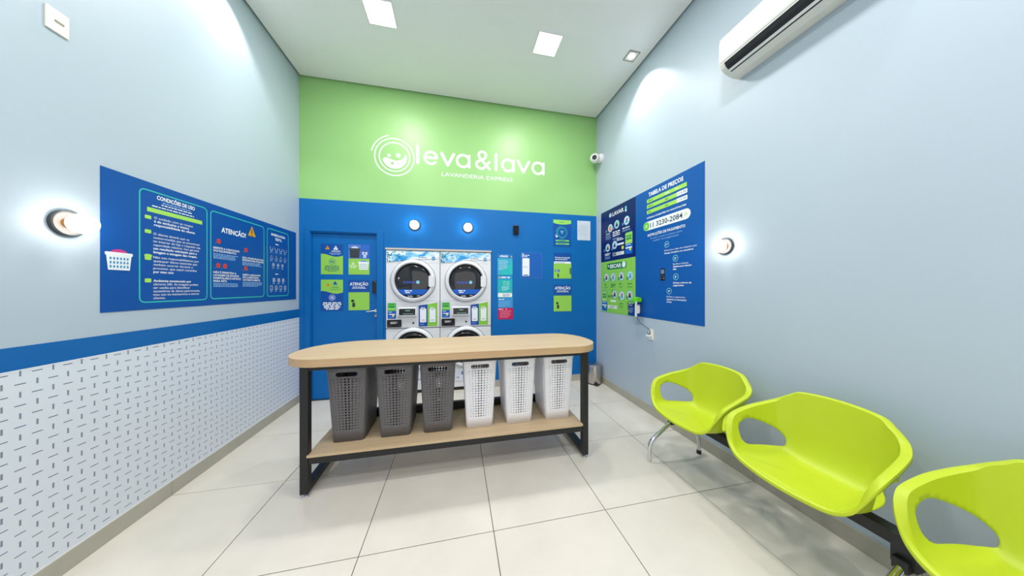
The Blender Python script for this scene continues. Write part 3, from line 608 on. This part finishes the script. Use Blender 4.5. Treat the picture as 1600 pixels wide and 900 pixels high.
P.rect(dx(-1.396), dz(1.6455), dx(-1.14), dz(1.857), G2, 1); P.rect(dx(-1.396), dz(1.857), dx(-1.25), 2.045, (96, 124, 196), 1)
basket_pic(P, dx(-1.385), 1.868, dx(-1.255), 1.995, (66, 72, 78), (34, 38, 44), 3, (200, 220, 235)); basket_pic(P, dx(-1.275), 1.712, dx(-1.150), 1.815, (236, 240, 242), (150, 190, 160), 3, (90, 150, 220))
tri(P, dx(-1.197), 1.97, .012, DK, 2); P.grey(dx(-1.232), 1.938, dx(-1.165), .014, W_, 2, 3, .021, 4, True); P.grey(dx(-1.22), 1.885, dx(-1.175), .007, W_, 2, 2, .012, 4, True)
tri(P, dx(-1.34), 1.80, .022, (226, 244, 200), 2); P.grey(dx(-1.39), 1.765, dx(-1.29), .009, (226, 244, 200), 2, 3, .016, 4, True)
P.build(o)
o, P = dsheet(-1.721, 1.163, -1.459, 1.576, B2, 'lower left door notice with green top field and bold white lines')
wavy(P, a0, a1, dz(1.408), -.018, dz(1.5755), G2, 1)
tri(P, dx(-1.555), 1.533, .028, (30, 90, 180), 2); tri(P, dx(-1.637), 1.51, .027, (222, 160, 30), 2); P.text('ATENÇÃO', dx(-1.600), 1.467, dx(-1.510), .016, (60, 150, 110), 2, .04); P.grey(dx(-1.63), 1.447, dx(-1.48), .006, (90, 160, 90), 2, 2, .012, 1, True)
P.ring(dx(-1.59), 1.338, .040, .005, (190, 200, 235), 2, n=24); P.circ(dx(-1.59), 1.338, .026, (160, 175, 225), 2); P.grey(dx(-1.70), 1.262, dx(-1.48), .014, W_, 2, 5, .0205, 3, True)
P.build(o)
def atencao(P, u0, v0, u1, v1, vm, vt, cap):
    P.rect(u0+.0005, v0, u1-.0005, vm, G2, 1); P.text('ATENÇÃO', u0+(u1-u0)*.06, vt, u1-(u1-u0)*.06, cap, W_, 2, .022)
    P.grey(u0+(u1-u0)*.16, vt-.026, u1-(u1-u0)*.16, .008, W_, 2, 1, .013, 3, True); P.grey(u0+(u1-u0)*.12, vt-.042, u1-(u1-u0)*.12, .008, W_, 2, 1, .013, 4, True)
    c_ = u0+(u1-u0)*.2; P.circ(c_, v0+(vm-v0)*.52, .020, (36, 50, 44), 3, 12, .018); P.rrect(c_-.006, v0+(vm-v0)*.18, c_+.03, v0+(vm-v0)*.42, .008, (46, 70, 60), 3)   # black camera
o, P = dsheet(-1.396, 1.168, -1.140, 1.573, B2, 'lower right door notice with ATENÇÃO heading above a lime field')
atencao(P, dx(-1.396), dz(1.1685), dx(-1.14), dz(1.573), dz(1.408), 1.500, .040); P.build(o)

# --- notices on the blue back wall
def bsheet(u0, v0, u1, v1, c, lab, name='wall_notice', grp=None): return sheet(name, 'B', YB, u0, v0, u1, v1, c, lab, 'notice', .002, grp)
o, P = bsheet(1.480, 2.110, 1.777, 2.530, B2, 'blue wireless notice with green top edge and signal arcs')
P.poly([(1.4805, 2.5295), (1.7765, 2.5295), (1.7765, 2.475)]+[(1.7765-.296*i/12, 2.458+.02*abs(i/6-1)**2) for i in range(13)], (150, 214, 100), 1); P.grey(1.58, 2.49, 1.66, .008, (60, 130, 90), 2)
P.ring(1.625, 2.335, .088, .005, TQ, 2, n=30); P.ring(1.625, 2.335, .073, .005, TQ, 2, n=30); P.ring(1.625, 2.335, .1, .004, TQ, 2, 100, 200, 14)
for r_ in (.05, .034, .018): P.ring(1.625, 2.312, r_, .007, (130, 225, 215), 2, 45, 135, 12)
P.circ(1.625, 2.312, .007, (130, 225, 215), 2, 8); P.grey(1.6, 2.238, 1.66, .006, TQ, 2); P.grey(1.6, 2.208-.013, 1.66, .004, TQ, 2)
for v in (2.205, 2.156): P.rrect(1.520, v-.013, 1.745, v+.013, .012, (120, 205, 100), 2); P.grey(1.56, v-.005, 1.70, .009, (40, 90, 130), 3, seed=3)
P.circ(1.535, 2.27, .016, W_, 2, 10); P.circ(1.522, 2.295, .01, LB, 2, 8); P.build(o)
o, P = bsheet(1.884, 2.226, 2.108, 2.534, (206, 216, 226), 'plain printed white paper sheet near the right corner')
P.grey(1.91, 2.515, 1.935, .012, (170, 178, 190), 1, 2, .02); P.grey(1.90, 2.465, 2.09, .004, (172, 182, 196), 1, 9, .0135, 3); P.grey(1.90, 2.335, 2.09, .004, (180, 190, 202), 1, 4, .0135, 5); P.build(o)
o, P = bsheet(.605, 1.660, .833, 1.970, (60, 172, 205), 'topmost notice of the vertical strip, pale blue with dark top')
P.rect(.6055, 1.910, .8325, 1.9695, (28, 120, 190), 1); P.text('ATENÇÃO', .637, 1.925, .765, .028, W_, 2, .04); P.poly([(.8325, 1.6605), (.8325, 1.86), (.70, 1.75), (.64, 1.6605)], (44, 190, 190), 1); P.grey(.625, 1.87, .77, .007, (190, 232, 240), 2, 7, .022, 3); P.circ(.815, 1.935, .012, (230, 170, 60), 2, 10); P.build(o)
o, P = bsheet(.606, 1.322, .830, 1.652, (34, 178, 186), 'turquoise notice second down in the vertical strip, white box below')
P.rect(.6065, 1.590, .8295, 1.6515, (40, 150, 205), 1); P.grey(.66, 1.612, .81, .022, (214, 232, 245), 2, seed=3); P.circ(.632, 1.62, .014, (230, 180, 60), 2, 10)
P.grey(.69, 1.555, .80, .012, (130, 225, 200), 2, 3, .022, 3); P.grey(.67, 1.485, .80, .008, (190, 240, 240), 2, 4, .018, 4); P.rrect(.612, 1.330, .826, 1.392, .008, W_, 2); P.grey(.685, 1.368, .81, .008, (120, 140, 160), 3, 3, .015, 5); P.circ(.815, 1.39, .008, (240, 170, 70), 4, 8); P.build(o)
o, P = bsheet(.612, 1.170, .838, 1.318, (58, 148, 214), 'plain mid blue notice third down in the vertical strip')
P.grey(.622, 1.290, .72, .012, (225, 238, 248), 2, seed=3); P.grey(.622, 1.262, .82, .005, (140, 196, 236), 2, 6, .015, 3); P.build(o)
o, P = bsheet(.612, .998, .842, 1.168, (196, 24, 86), 'crimson notice at the bottom of the vertical strip')
P.grey(.622, 1.142, .70, .012, W_, 2, seed=3); P.circ(.735, 1.148, .008, W_, 2, 8); P.grey(.64, 1.122, .82, .006, (240, 150, 180), 2, 7, .0165, 3); P.build(o)
o, P = bsheet(.960, 1.609, 1.308, 2.010, (24, 96, 182), 'help notice with two white squares and a pale outline')
P.frame(.963, 1.612, 1.300, 2.006, .012, .004, (70, 132, 205), 1); P.grey(.978, 1.978, 1.04, .010, W_, 2, 1, seed=2); P.grey(.978, 1.956, 1.10, .012, W_, 2, 2, .022, 3)
P.rrect(.985, 1.648, 1.096, 1.918, .008, W_, 1); P.grey(1.0, 1.782, 1.08, .007, (150, 160, 170), 2, 1); P.rrect(1.005, 1.655, 1.078, 1.668, .004, (30, 60, 140), 2); P.build(o)
o, P = bsheet(1.486, 1.613, 1.779, 2.015, B2, 'help notice above the ATENÇÃO sheet, blue top and green window')
P.text('Precisa de ajuda?', 1.510, 1.932, 1.755, .020, W_, 2, .03); P.grey(1.51, 1.905, 1.75, .011, W_, 2, seed=3)
P.rrect(1.492, 1.62, 1.773, 1.880, .012, W_, 1); P.rect(1.4865, 1.6135, 1.7785, 1.848, G2, 2); P.grey(1.52, 1.855, 1.74, .007, (60, 80, 110), 2, seed=5); P.rrect(1.505, 1.72, 1.585, 1.752, .012, (24, 96, 182), 3); P.grey(1.52, 1.731, 1.57, .009, W_, 4)
P.rrect(1.55, 1.63, 1.572, 1.69, .008, (40, 60, 56), 3); P.rrect(1.75, 1.68, 1.778, 1.78, .004, (90, 120, 90), 3); P.build(o)
o, P = bsheet(1.486, 1.100, 1.783, 1.513, B2, 'ATENÇÃO sheet on the blue wall, below the help notice')
atencao(P, 1.486, 1.1005, 1.783, 1.513, 1.347, 1.443, .044); P.build(o)

# ================================================================== SMALL WALL FITTINGS
t = thing('blank_wall_plate', (XL, 1.783, 2.75), 'cream switch plate high on the left wall', 'switch plate')
obj('plate', MB().box(XL, XL+.010, 1.743, 1.823, 2.750, 2.862, CREAM), t, bevel=.003)
obj('rocker_slot', MB().box(XL+.010, XL+.0125, 1.770, 1.802, 2.80, 2.810, mat('slot_grey', (150, 145, 135), .5)), t)
# camera dome
t = thing('security_camera', (XR, 3.75, 3.48), 'white turret security camera on right wall by the corner', 'camera')
cc = Vector((2.105, 3.755, 3.475)); ld = Vector((-.55, -.8, -.18)).normalized()
obj('mount', MB().lathe([(.068, 0), (.068, .03), (.055, .055)], (XR, 3.75, 3.48), (-1, 0, 0), WHITEP, 32), t, smooth='auto')
obj('ball', MB().lathe([(.072*math.sin(math.radians(a)), -.072*math.cos(math.radians(a))) for a in range(0, 150, 10)]+[(.036, .058)], cc, ld, WHITEP, 32), t, smooth='auto')
obj('lens', MB().lathe([(.034, .052), (.034, .064), (.026, .066), (.014, .062), (0, .064)], cc, ld, BLACKP, 24), t, smooth='auto')
# air conditioner
t = thing('air_conditioner', (XR, 1.22, 3.13), 'white split air conditioner high on the right wall', 'air conditioner')
pr = [(XR, 3.128), (2.145, 3.126), (2.095, 3.138), (2.060, 3.153), (2.036, 3.172), (2.020, 3.200), (2.016, 3.24), (2.016, 3.36), (2.024, 3.400), (2.05, 3.428), (2.09, 3.440), (XR, 3.440)]
Y0, Y1 = .74, 1.698
obj('body', MB().prism(pr, 1, Y0, Y1, mat('ac_white', (222, 222, 215), .4)), t, bevel=.004)
def strip(pts, m, name, off, ya=Y0+.045, yb=Y1-.04):
    q = MB(); n = len(pts); O = []
    for i, (x, z) in enumerate(pts):
        a = pts[max(i-1, 0)]; b_ = pts[min(i+1, n-1)]; dx_, dz_ = b_[0]-a[0], b_[1]-a[1]; l = math.hypot(dx_, dz_); nx, nz = dz_/l, -dx_/l
        if nx > 0: nx, nz = -nx, -nz
        O.append((x+nx*off, z+nz*off))
    q.prism(O+[(x, z) for x, z in pts[::-1]], 1, ya, yb, m); return obj(name, q, t)
strip([(2.021, 3.198), (2.036, 3.172), (2.060, 3.153)], mat('dark_vent', (26, 27, 34), .5), 'air_outlet', .0025)
strip([(2.060, 3.153), (2.078, 3.1455)], WHITEP, 'louvre', .004); strip([(2.078, 3.1455), (2.088, 3.141)], mat('dark_vent', (26, 27, 34), .5), 'lower_slot', .0025)
strip([(2.0165, 3.225), (2.0185, 3.21)], mat('grey_line', (200, 200, 198), .5), 'panel_lip', .003, Y0+.01, Y1-.01)
# payment terminal bracket, plug and cord
t = thing('payment_terminal', (XR, 2.90, 1.12), 'blue payment terminal holder with green cap on the green sheet', 'payment terminal')
obj('blue_face', MB().box(2.105, 2.117, 2.81, 2.945, 1.125, 1.300, (mat('terminal_blue', (16, 52, 128), .35))), t, bevel=.003)
obj('green_cap', MB().prism([(2.07, 1.285), (2.10, 1.285), (2.122, 1.300), (2.125, 1.345), (2.15, 1.355), (2.19, 1.345), (2.19, 1.30), (2.12, 1.295)], 1, 2.80, 2.90, mat('lime_plastic', (110, 205, 30), .3)), t, bevel=.004)
obj('white_side', MB().box(2.100, 2.125, 2.798, 2.809, 1.120, 1.300, WHITEP), t, bevel=.002)
obj('wall_bracket', MB().box(2.118, XR-.0036, 2.86, 2.90, 1.17, 1.26, WHITEP).box(2.125, 2.16, 2.80, 2.815, 1.16, 1.25, CREAM), t, bevel=.002)
p = Print('R', 2.105); p.grey(U(2.93), 1.27, U(2.83), .008, W_, 1, 2, .02, 3); p.grey(U(2.92), 1.22, U(2.84), .005, LB, 1, 5, .014, 3); p.circ(U(2.925), 1.185, .010, (235, 130, 90), 1); p.build(t, 'face_print')
t = thing('wall_socket', (XR, 2.67, .866), 'white wall socket with plugged adapter below the price board', 'socket')
obj('plate', MB().box(XR-.01, XR, 2.632, 2.709, .866, .988, CREAM), t, bevel=.003)
obj('socket_insert', MB().prism(rpoly(2.65, .90, 2.69, .955, .006), 0, XR-.0125, XR-.01, WHITEP), t)
pa = thing('power_adapter', (XR-.0125, 2.67, .90), 'white plug adapter in the socket with thin black cord', 'plug')
obj('adapter_body', MB().box(XR-.062, XR-.0125, 2.655, 2.688, .905, .930, WHITEP), pa, bevel=.003)
obj('usb_tip', MB().box(XR-.05, XR-.02, 2.664, 2.68, .930, .938, BLACKP), pa)
pts = [(2.13, 2.815, 1.135), (2.14, 2.81, 1.09), (2.165, 2.79, 1.045), (2.19, 2.745, 1.012), (2.198, 2.70, .992), (2.196, 2.675, .970), (2.19, 2.668, .945), (2.182, 2.672, .934)]
def smoothp(P, n=4):
    P = [Vector(p) for p in P]; o = []
    for i in range(len(P)-1):
        a, b_, c_, d_ = P[max(i-1, 0)], P[i], P[i+1], P[min(i+2, len(P)-1)]
        for k in range(n): f = k/n; o.append(.5*(2*b_+(c_-a)*f+(2*a-5*b_+4*c_-d_)*f*f+(3*b_-a-3*c_+d_)*f**3))
    return o+[P[-1]]
obj('cord', MB().tube(smoothp(pts), .0035, mat('grey_cord', (60, 66, 72), .5), 8), pa, smooth='auto')

# ================================================================== PEDAL BIN
bx, by = 2.088, 3.745
t = thing('pedal_bin', (bx, by, 0), 'small round brushed steel pedal bin in the right corner', 'bin')
obj('body', MB().lathe([(.104, .012), (.106, .016), (.106, .262), (.104, .266)], (bx, by, 0), (0, 0, 1), STEEL, 48), t, smooth='auto')
obj('base_ring', MB().lathe([(.108, 0), (.108, .014), (.104, .016)], (bx, by, 0), (0, 0, 1), BLACKP, 48), t, smooth='auto')
obj('lid', MB().lathe([(.109, .266), (.110, .272), (.109, .286), (.095, .296), (.05, .304), (0, .306)], (bx, by, 0), (0, 0, 1), STEEL, 48), t, smooth='auto')
pdl = MB().tube([(bx-.05, by-.10, .02), (bx-.058, by-.135, .018), (bx-.02, by-.15, .018), (bx+.0, by-.145, .018), (bx+.0, by-.10, .02)], .008, BLACKP); pdl.box(bx-.055, bx, by-.15, by-.115, .014, .022, BLACKP)
obj('pedal', pdl, t, smooth='auto')

# ================================================================== FOLDING TABLE
t = thing('folding_table', (.03, 2.36, 0), 'long birch folding table with rounded ends and black steel frame', 'table')
x0, x1, y0, y1, R = -1.197, 1.232, 2.035, 2.688, .30
top = []
def corner(cx, cy, rx, ry, a0):
    for i in range(13): a = math.radians(a0+90*i/12); top.append((cx+rx*math.cos(a), cy+ry*math.sin(a)))
corner(x1-.26, y1-.33, .26, .33, 0); corner(x0+.42, y1-.36, .42, .36, 90); corner(x0+.26, y0+.26, .26, .26, 180); corner(x1-.24, y0+.26, .24, .26, 270)
mb = MB(); n = len(top); v = [(x, y, .926) for x, y in top]+[(x, y, .98) for x, y in top]
mb.add(v, [tuple(range(n))[::-1]], WOOD); mb.add(v, [tuple(range(n, 2*n))], WOOD); mb.add(v, [(i, (i+1) % n, n+(i+1) % n, n+i) for i in range(n)], WOODE)
bmo = obj('tabletop', mb, t, smooth='auto')
LX0, LX1, LY0, LY1 = -1.06, 1.118, 2.10, 2.655; q = .052
for (x, y) in ((LX0, LY0), (LX1-q, LY0), (LX0, LY1-q), (LX1-q, LY1-q)):
    lg_ = obj('leg', MB().box(x, x+q, y, y+q, .028, .925, BLACKM), t, bevel=.003)
    obj('levelling_foot', MB().lathe([(.016, 0), (.018, .004), (.014, .010), (.006, .012), (.006, .03)], (x+q/2, y+q/2, 0), (0, 0, 1), CHROME, 20), lg_, smooth='auto')
for x in (LX0, LX1-q):
    obj('floor_bar', MB().box(x, x+q, LY0+q, LY1-q, .030, .075, BLACKM), t, bevel=.003); obj('top_bar', MB().box(x, x+q, LY0+q, LY1-q, .88, .925, BLACKM), t, bevel=.003)
obj('front_apron', MB().box(LX0+q, LX1-q, LY0+.004, LY0+.045, .886, .925, BLACKM), t, bevel=.003); obj('rear_apron', MB().box(LX0+q, LX1-q, LY1-.045, LY1-.004, .886, .925, BLACKM), t, bevel=.003)
obj('front_shelf_rail', MB().box(LX0+q, LX1-q, LY0+.004, LY0+.045, .232, .280, BLACKM), t, bevel=.003); obj('rear_shelf_rail', MB().box(LX0+q, LX1-q, LY1-.045, LY1-.004, .300, .370, BLACKM), t, bevel=.003)
obj('shelf', MB().box(LX0+q-.008, LX1-q, LY0-.002, LY1-.02, .281, .300, WOOD), t, bevel=.0015)

# ================================================================== PERFORATED BASKETS
def basket(x, y, mt, label, sides):
    """tapered box, rounded corners, real perforations; front and rear walls have a hand slot"""
    t = thing('laundry_basket', (x, y, .301), label, 'basket', 'perforated laundry baskets under the table')
    H, wt, wb_, dt, db, r = .565, .278, .222, .40, .335, .026
    def half(z): f = z/H; return (wb_+(wt-wb_)*f)/2, (db+(dt-db)*f)/2
    mb = MB()
    def wall(axis, sgn, slot):
        def PT(s, z):            # s in -1..1 along the wall between the corner rounds
            hw, hd = half(z)
            if axis == 'f': return (x+s*(hw-r)*sgn, y-sgn*hd, .301+z)
            return (x+sgn*hw, y+s*(hd-r)*sgn, .301+z)
        nc, nr = (8, 19) if axis == 'f' else (12, 19)
        ext = .92 if axis == 'f' else .8; ok = axis == 'f' or sides
        U_ = [-1]+[-ext+2*ext*i/nc for i in range(nc+1)]+[1]
        zt = .492; zb = .085; V_ = [0, zb]+[zb+(zt-zb)*j/nr for j in range(1, nr+1)]+[.500, .536, H]
        hw, hd = half(H/2); Lw = (hw-r) if axis == 'f' else (hd-r)
        for i in range(len(U_)-1):
            for j in range(len(V_)-1):
                u0, u1, v0, v1 = U_[i], U_[i+1], V_[j], V_[j+1]
                if slot and v0 == .500 and abs((u0+u1)/2) < ext*.7: continue
                c = [PT(u0, v0), PT(u1, v0), PT(u1, v1), PT(u0, v1)]
                if ok and 1 <= i <= nc and 1 <= j <= nr:
                    k = abs((i-.5)-nc/2)/(nc/2); rad = .0063*max(.35, 1-.85*max(0, k-.12)) if axis == 'f' else .0045*(1-.5*k)
                    uc, vc = (u0+u1)/2, (v0+v1)/2
                    hole = [PT(uc+rad/Lw*math.cos(math.radians(a)), vc+rad*math.sin(math.radians(a))) for a in (225, 270, 315, 0, 45, 90, 135, 180)]
                    mb.add(c+hole, [(0, 1, 5, 4), (1, 6, 5), (1, 2, 7, 6), (2, 8, 7), (2, 3, 9, 8), (3, 10, 9), (3, 0, 11, 10), (0, 4, 11)] if False else [(0, 1, 6, 5, 4), (1, 2, 8, 7, 6), (2, 3, 10, 9, 8), (3, 0, 4, 11, 10)], mt)
                else: mb.add(c, [(0, 1, 2, 3)], mt)
        if slot:                 # hand slot: rounded ends
            i0 = [a for a in range(len(U_)-1) if abs((U_[a]+U_[a+1])/2) < ext*.7 and 1 <= a <= nc]; ua, ub = U_[i0[0]], U_[i0[-1]+1]; va, vb = .500, .536
            rr = .0145; ru = rr/Lw; S_ = []
            for (cu, cv, a0) in ((ub-ru-.02, vb-rr-.002, 0), (ua+ru+.02, vb-rr-.002, 90), (ua+ru+.02, va+rr+.002, 180), (ub-ru-.02, va+rr+.002, 270)):
                for k in range(5): a = math.radians(a0+90*k/4); S_.append(PT(cu+ru*math.cos(a), cv+rr*math.sin(a)))
            C = [PT(ub, vb), PT(ua, vb), PT(ua, va), PT(ub, va)]; f = []
            for k in range(4):
                kn = (k+1) % 4
                idx = [4+k*5+i for i in range(5)]
                for i in range(4): f.append((k, idx[i+1], idx[i]))
                f.append((k, kn, 4+kn*5, idx[4]))
            mb.add(C+S_, f, mt)
    wall('f', 1, True); wall('f', -1, True); wall('s', 1, False); wall('s', -1, False)
    zs = [0, .085, .28, .492, .5, .536, H]
    for sx, sy, a0 in ((1, -1, 270), (1, 1, 0), (-1, 1, 90), (-1, -1, 180)):
        vv = []; ff = []
        for z in zs:
            hw, hd = half(z)
            for k in range(6): a = math.radians(a0+90*k/5); vv.append((x+sx*(hw-r)+r*math.cos(a), y+sy*(hd-r)+r*math.sin(a), .301+z))
        for j in range(len(zs)-1):
            for k in range(5): ff.append((j*6+k, j*6+k+1, j*6+6+k+1, j*6+6+k))
        mb.add(vv, ff, mt)
    o = obj('body', mb, t)
    bm = bmesh.new(); bm.from_mesh(o.data); bmesh.ops.remove_doubles(bm, verts=bm.verts, dist=.0004); bmesh.ops.recalc_face_normals(bm, faces=bm.faces); bm.to_mesh(o.data); bm.free()
    for p in o.data.polygons: p.use_smooth = True
    o.data.set_sharp_from_angle(angle=math.radians(40))
    s = o.modifiers.new('wall', 'SOLIDIFY'); s.thickness = .003; s.offset = -1
    hw, hd = half(0); bt = MB().prism(rpoly(x-hw, y-hd, x+hw, y+hd, r, 5), 2, .301, .306, mt); obj('bottom', bt, t)
    hw, hd = half(H); a = rpoly(x-hw-.007, y-hd-.007, x+hw+.007, y+hd+.007, r+.005, 6); b_ = rpoly(x-hw+.003, y-hd+.003, x+hw-.003, y+hd-.003, r-.003, 6)
    rm = MB(); n = len(a); v = [(p[0], p[1], .301+H+.004) for p in a]+[(p[0], p[1], .301+H+.004) for p in b_]+[(p[0], p[1], .301+H-.010) for p in a]+[(p[0], p[1], .301+H-.004) for p in b_]
    F_ = []
    for i in range(n): j = (i+1) % n; F_ += [(i, j, n+j, n+i), (2*n+i, 2*n+j, j, i), (n+i, n+j, 3*n+j, 3*n+i), (3*n+i, 3*n+j, 2*n+j, 2*n+i)]
    rm.add(v, F_, mt); obj('rim', rm, t)
    return t
GREYP = mat('grey_basket_plastic', (104, 101, 103), .5, bump=.15, bscale=500); WHB = mat('white_basket_plastic', (243, 241, 246), .42)
g0 = basket(-.80, 2.395, GREYP, 'leftmost of the three dark grey laundry baskets under the table', True)
dup(g0, (-.465, 2.395, .301), 'middle one of the three dark grey laundry baskets'); dup(g0, (-.142, 2.395, .301), 'rightmost dark grey laundry basket, beside the first white one')
w0 = basket(.196, 2.395, WHB, 'leftmost of the three white laundry baskets, beside the grey ones', False)
dup(w0, (.538, 2.395, .301), 'middle one of the three white laundry baskets'); dup(w0, (.890, 2.395, .301), 'rightmost white laundry basket, beside the right table leg')

# ================================================================== WAITING BENCH
RIM = [(2.085, 0, .842), (2.066, .153, .832), (2.045, .210, .798), (2.015, .257, .758), (1.948, .289, .731), (1.856, .307, .710), (1.753, .316, .680), (1.707, .314, .656), (1.676, .303, .619), (1.654, .285, .571), (1.640, .255, .513), (1.625, .197, .473), (1.612, .10, .460), (1.608, 0, .456)]
KN = [(2.00, 0, .465), (1.998, .13, .465), (1.99, .185, .467), (1.965, .215, .468), (1.91, .235, .468), (1.84, .245, .468), (1.765, .245, .467), (1.73, .24, .466), (1.705, .232, .466), (1.69, .222, .466), (1.68, .20, .466), (1.67, .15, .466), (1.662, .08, .466), (1.66, 0, .466)]
CEN = (1.83, 0, .458)
HOLE = [(5.5, .92), (4.6, .87), (3.5, .79), (2.6, .71), (2.1, .63), (2.3, .54), (3.1, .515), (4.0, .52), (5.6, .57), (6.15, .66), (6.32, .75), (6.25, .87)]
def fullloop(L): return L+[(x, -w_, z) for x, w_, z in L[-2:0:-1]]
def cr(L, t, dim=3):
    n = len(L); i = int(math.floor(t)); f = t-i; p = [L[(i+k) % n] for k in (-1, 0, 1, 2)]
    return tuple(.5*(2*p[1][c]+(p[2][c]-p[0][c])*f+(2*p[0][c]-5*p[1][c]+4*p[2][c]-p[3][c])*f*f+(3*p[1][c]-p[0][c]-3*p[2][c]+p[3][c])*f**3) for c in range(dim))
LR, LK = fullloop(RIM), fullloop(KN); NL = len(LR)
FL = .030
def rim_frame(t):
    R_ = Vector(cr(LR, t)); tn = Vector(cr(LR, t+.05))-Vector(cr(LR, t-.05)); o = Vector((tn.y, -tn.x, 0))
    if o.dot(Vector((R_.x-1.84, R_.y, 0))) < 0: o = -o
    o.normalize(); k = min(1, max(0, (.60-R_.z)/.12)); k = k*k*(3-2*k)     # the front edge rolls down instead of out
    fw = FL*(1-.35*k)
    return R_, o, k, fw
def surf(t, s):
    R0, o, k, fw = rim_frame(t); K = cr(LK, t); R_ = R0-o*fw-Vector((0, 0, .003*(1-k)))+Vector((0, 0, .004*k))
    if s > 1:                    # flat flange from the shell's edge out to the rim, then a short turned-down edge
        e = s-1; A = Vector(surf(t, 1.0))
        if e <= .7:
            f = e/.7; return tuple(A.lerp(R0, f)+Vector((0, 0, .0035*math.sin(math.pi*f))))
        f = (e-.7)/.3; return tuple(R0+Vector((0, 0, -.016*f))+o*.002*f)
    b = (1-s)**3; c1 = 3*(1-s)**2*s; c2 = 3*(1-s)*s*s; d = s**3
    return tuple(b*CEN[c]+(c1+c2)*(K[c]+(K[c]-(CEN[c]+R_[c])/2)*.18)+d*R_[c] for c in range(3))
def inpoly(p, Q):
    r = False; j = len(Q)-1
    for i in range(len(Q)):
        if (Q[i][1] > p[1]) != (Q[j][1] > p[1]) and p[0] < (Q[j][0]-Q[i][0])*(p[1]-Q[i][1])/(Q[j][1]-Q[i][1])+Q[i][0]: r = not r
        j = i
    return r
HP = [cr(HOLE, i/6, 2) for i in range(len(HOLE)*6)]; HM = [(NL-t, s) for t, s in HP]
LIME = mat('lime_green_seat_plastic', (190, 207, 40), .42, bump=.08, bscale=700, spec=.45)
def seat_mesh():
    NT = NL*7; SS = [.0, .12, .22, .3, .37, .43, .48, .51, .54, .57, .6, .63, .66, .69, .72, .75, .78, .81, .84, .87, .9, .93, .96, 1.0, 1.12, 1.35, 1.55, 1.7, 1.76, 1.85, 2.0]
    bm = bmesh.new(); grid = {}; c0 = bm.verts.new(surf(0, 0))
    T_ = [NL*i/NT for i in range(NT)]; par = {}
    for j, s in enumerate(SS[1:], 1):
        for i, t_ in enumerate(T_): v = bm.verts.new(surf(t_, s)); grid[i, j] = v; par[v] = (t_, s)
    inside = lambda t_, s: inpoly((t_, s), HP) or inpoly((t_, s), HM)
    for i in range(NT): bm.faces.new((c0, grid[i, 1], grid[(i+1) % NT, 1]))
    for j in range(1, len(SS)-1):
        for i in range(NT):
            tm = T_[i]+NL/NT/2; sm = (SS[j]+SS[j+1])/2
            if inside(tm, sm): continue
            bm.faces.new((grid[i, j], grid[i, j+1], grid[(i+1) % NT, j+1], grid[(i+1) % NT, j]))
    bm.normal_update()
    last = len(SS)-1; outer = {grid[i, last] for i in range(NT)}
    for v in [v for v in bm.verts if not v.link_faces]: bm.verts.remove(v)
    bd = [v for v in bm.verts if v.is_valid and v.is_boundary and v not in outer]
    for v in bd:                 # pull the stepped edge onto the smooth opening
        t_, s = par[v]; Q = HP if t_ < NL/2 else HM; best = None
        for i in range(len(Q)):
            a, b_ = Q[i], Q[(i+1) % len(Q)]; sc = 6.0
            ax_, ay_ = a[0], a[1]*sc; bx_, by_ = b_[0], b_[1]*sc; px, py = t_, s*sc
            L2 = (bx_-ax_)**2+(by_-ay_)**2 or 1e-9; f = max(0, min(1, ((px-ax_)*(bx_-ax_)+(py-ay_)*(by_-ay_))/L2)); qx, qy = ax_+(bx_-ax_)*f, ay_+(by_-ay_)*f
            dd = (qx-px)**2+(qy-py)**2
            if best is None or dd < best[0]: best = (dd, qx, qy/sc)
        v.co = surf(best[1], best[2])
    bmesh.ops.recalc_face_normals(bm, faces=bm.faces)
    # make normals point up/in so the shell thickens downwards
    up = [f for f in bm.faces if c0 in f.verts][0]
    if up.normal.z < 0: bmesh.ops.reverse_faces(bm, faces=bm.faces)
    for f in bm.faces: f.smooth = True
    me = bpy.data.meshes.new('seat_shell'); bm.to_mesh(me); bm.free(); me.materials.append(LIME); me.set_sharp_from_angle(angle=math.radians(38)); return me
bench = thing('waiting_bench', (1.87, 1.0, 0), 'beam bench with three lime green shell seats along the right wall', 'bench')
SM = seat_mesh()
YC = [1.717, 1.060, .403]
for y in YC:
    o = bpy.data.objects.new('seat_shell', SM); COL.objects.link(o); o.parent = bench; o.location = (-1.87, y-1.0, 0)
    s = o.modifiers.new('shell', 'SOLIDIFY'); s.thickness = .006; s.offset = -1
    br = MB().box(1.80, 1.945, y-.09, y-.06, .421, .440, BLACKM).box(1.80, 1.945, y+.06, y+.09, .421, .440, BLACKM).box(1.835, 1.91, y-.09, y+.09, .4205, .428, BLACKM)
    obj('seat_bracket', br, bench, bevel=.002)
obj('beam', MB().box(1.84, 1.90, .05, 2.03, .360, .420, BLACKM), bench, bevel=.004)
for i, y in enumerate((1.957, .745, .14)):
    st = obj('stand', MB().box(1.825, 1.915, y-.035, y+.035, .300, .425, BLACKM).box(1.80, 1.94, y-.022, y+.022, .29, .34, BLACKM), bench, bevel=.004)
    for P_ in ([(1.86, y, .332), (1.80, y, .293), (1.72, y, .238), (1.645, y, .185), (1.617, y, .155), (1.606, y, .115), (1.604, y, .06), (1.604, y, .001)], [(1.88, y, .332), (1.94, y, .290), (2.01, y, .235), (2.07, y, .188), (2.097, y, .155), (2.107, y, .115), (2.108, y, .06), (2.108, y, .025)]):
        obj('leg', MB().tube(smoothp(P_, 5), .0155, CHROME, 14), bench, smooth='auto')
    obj('foot_cap', MB().lathe([(.018, 0), (.018, .030), (.016, .034)], (2.108, y, 0), (0, 0, 1), BLACKP, 18), bench, smooth='auto')
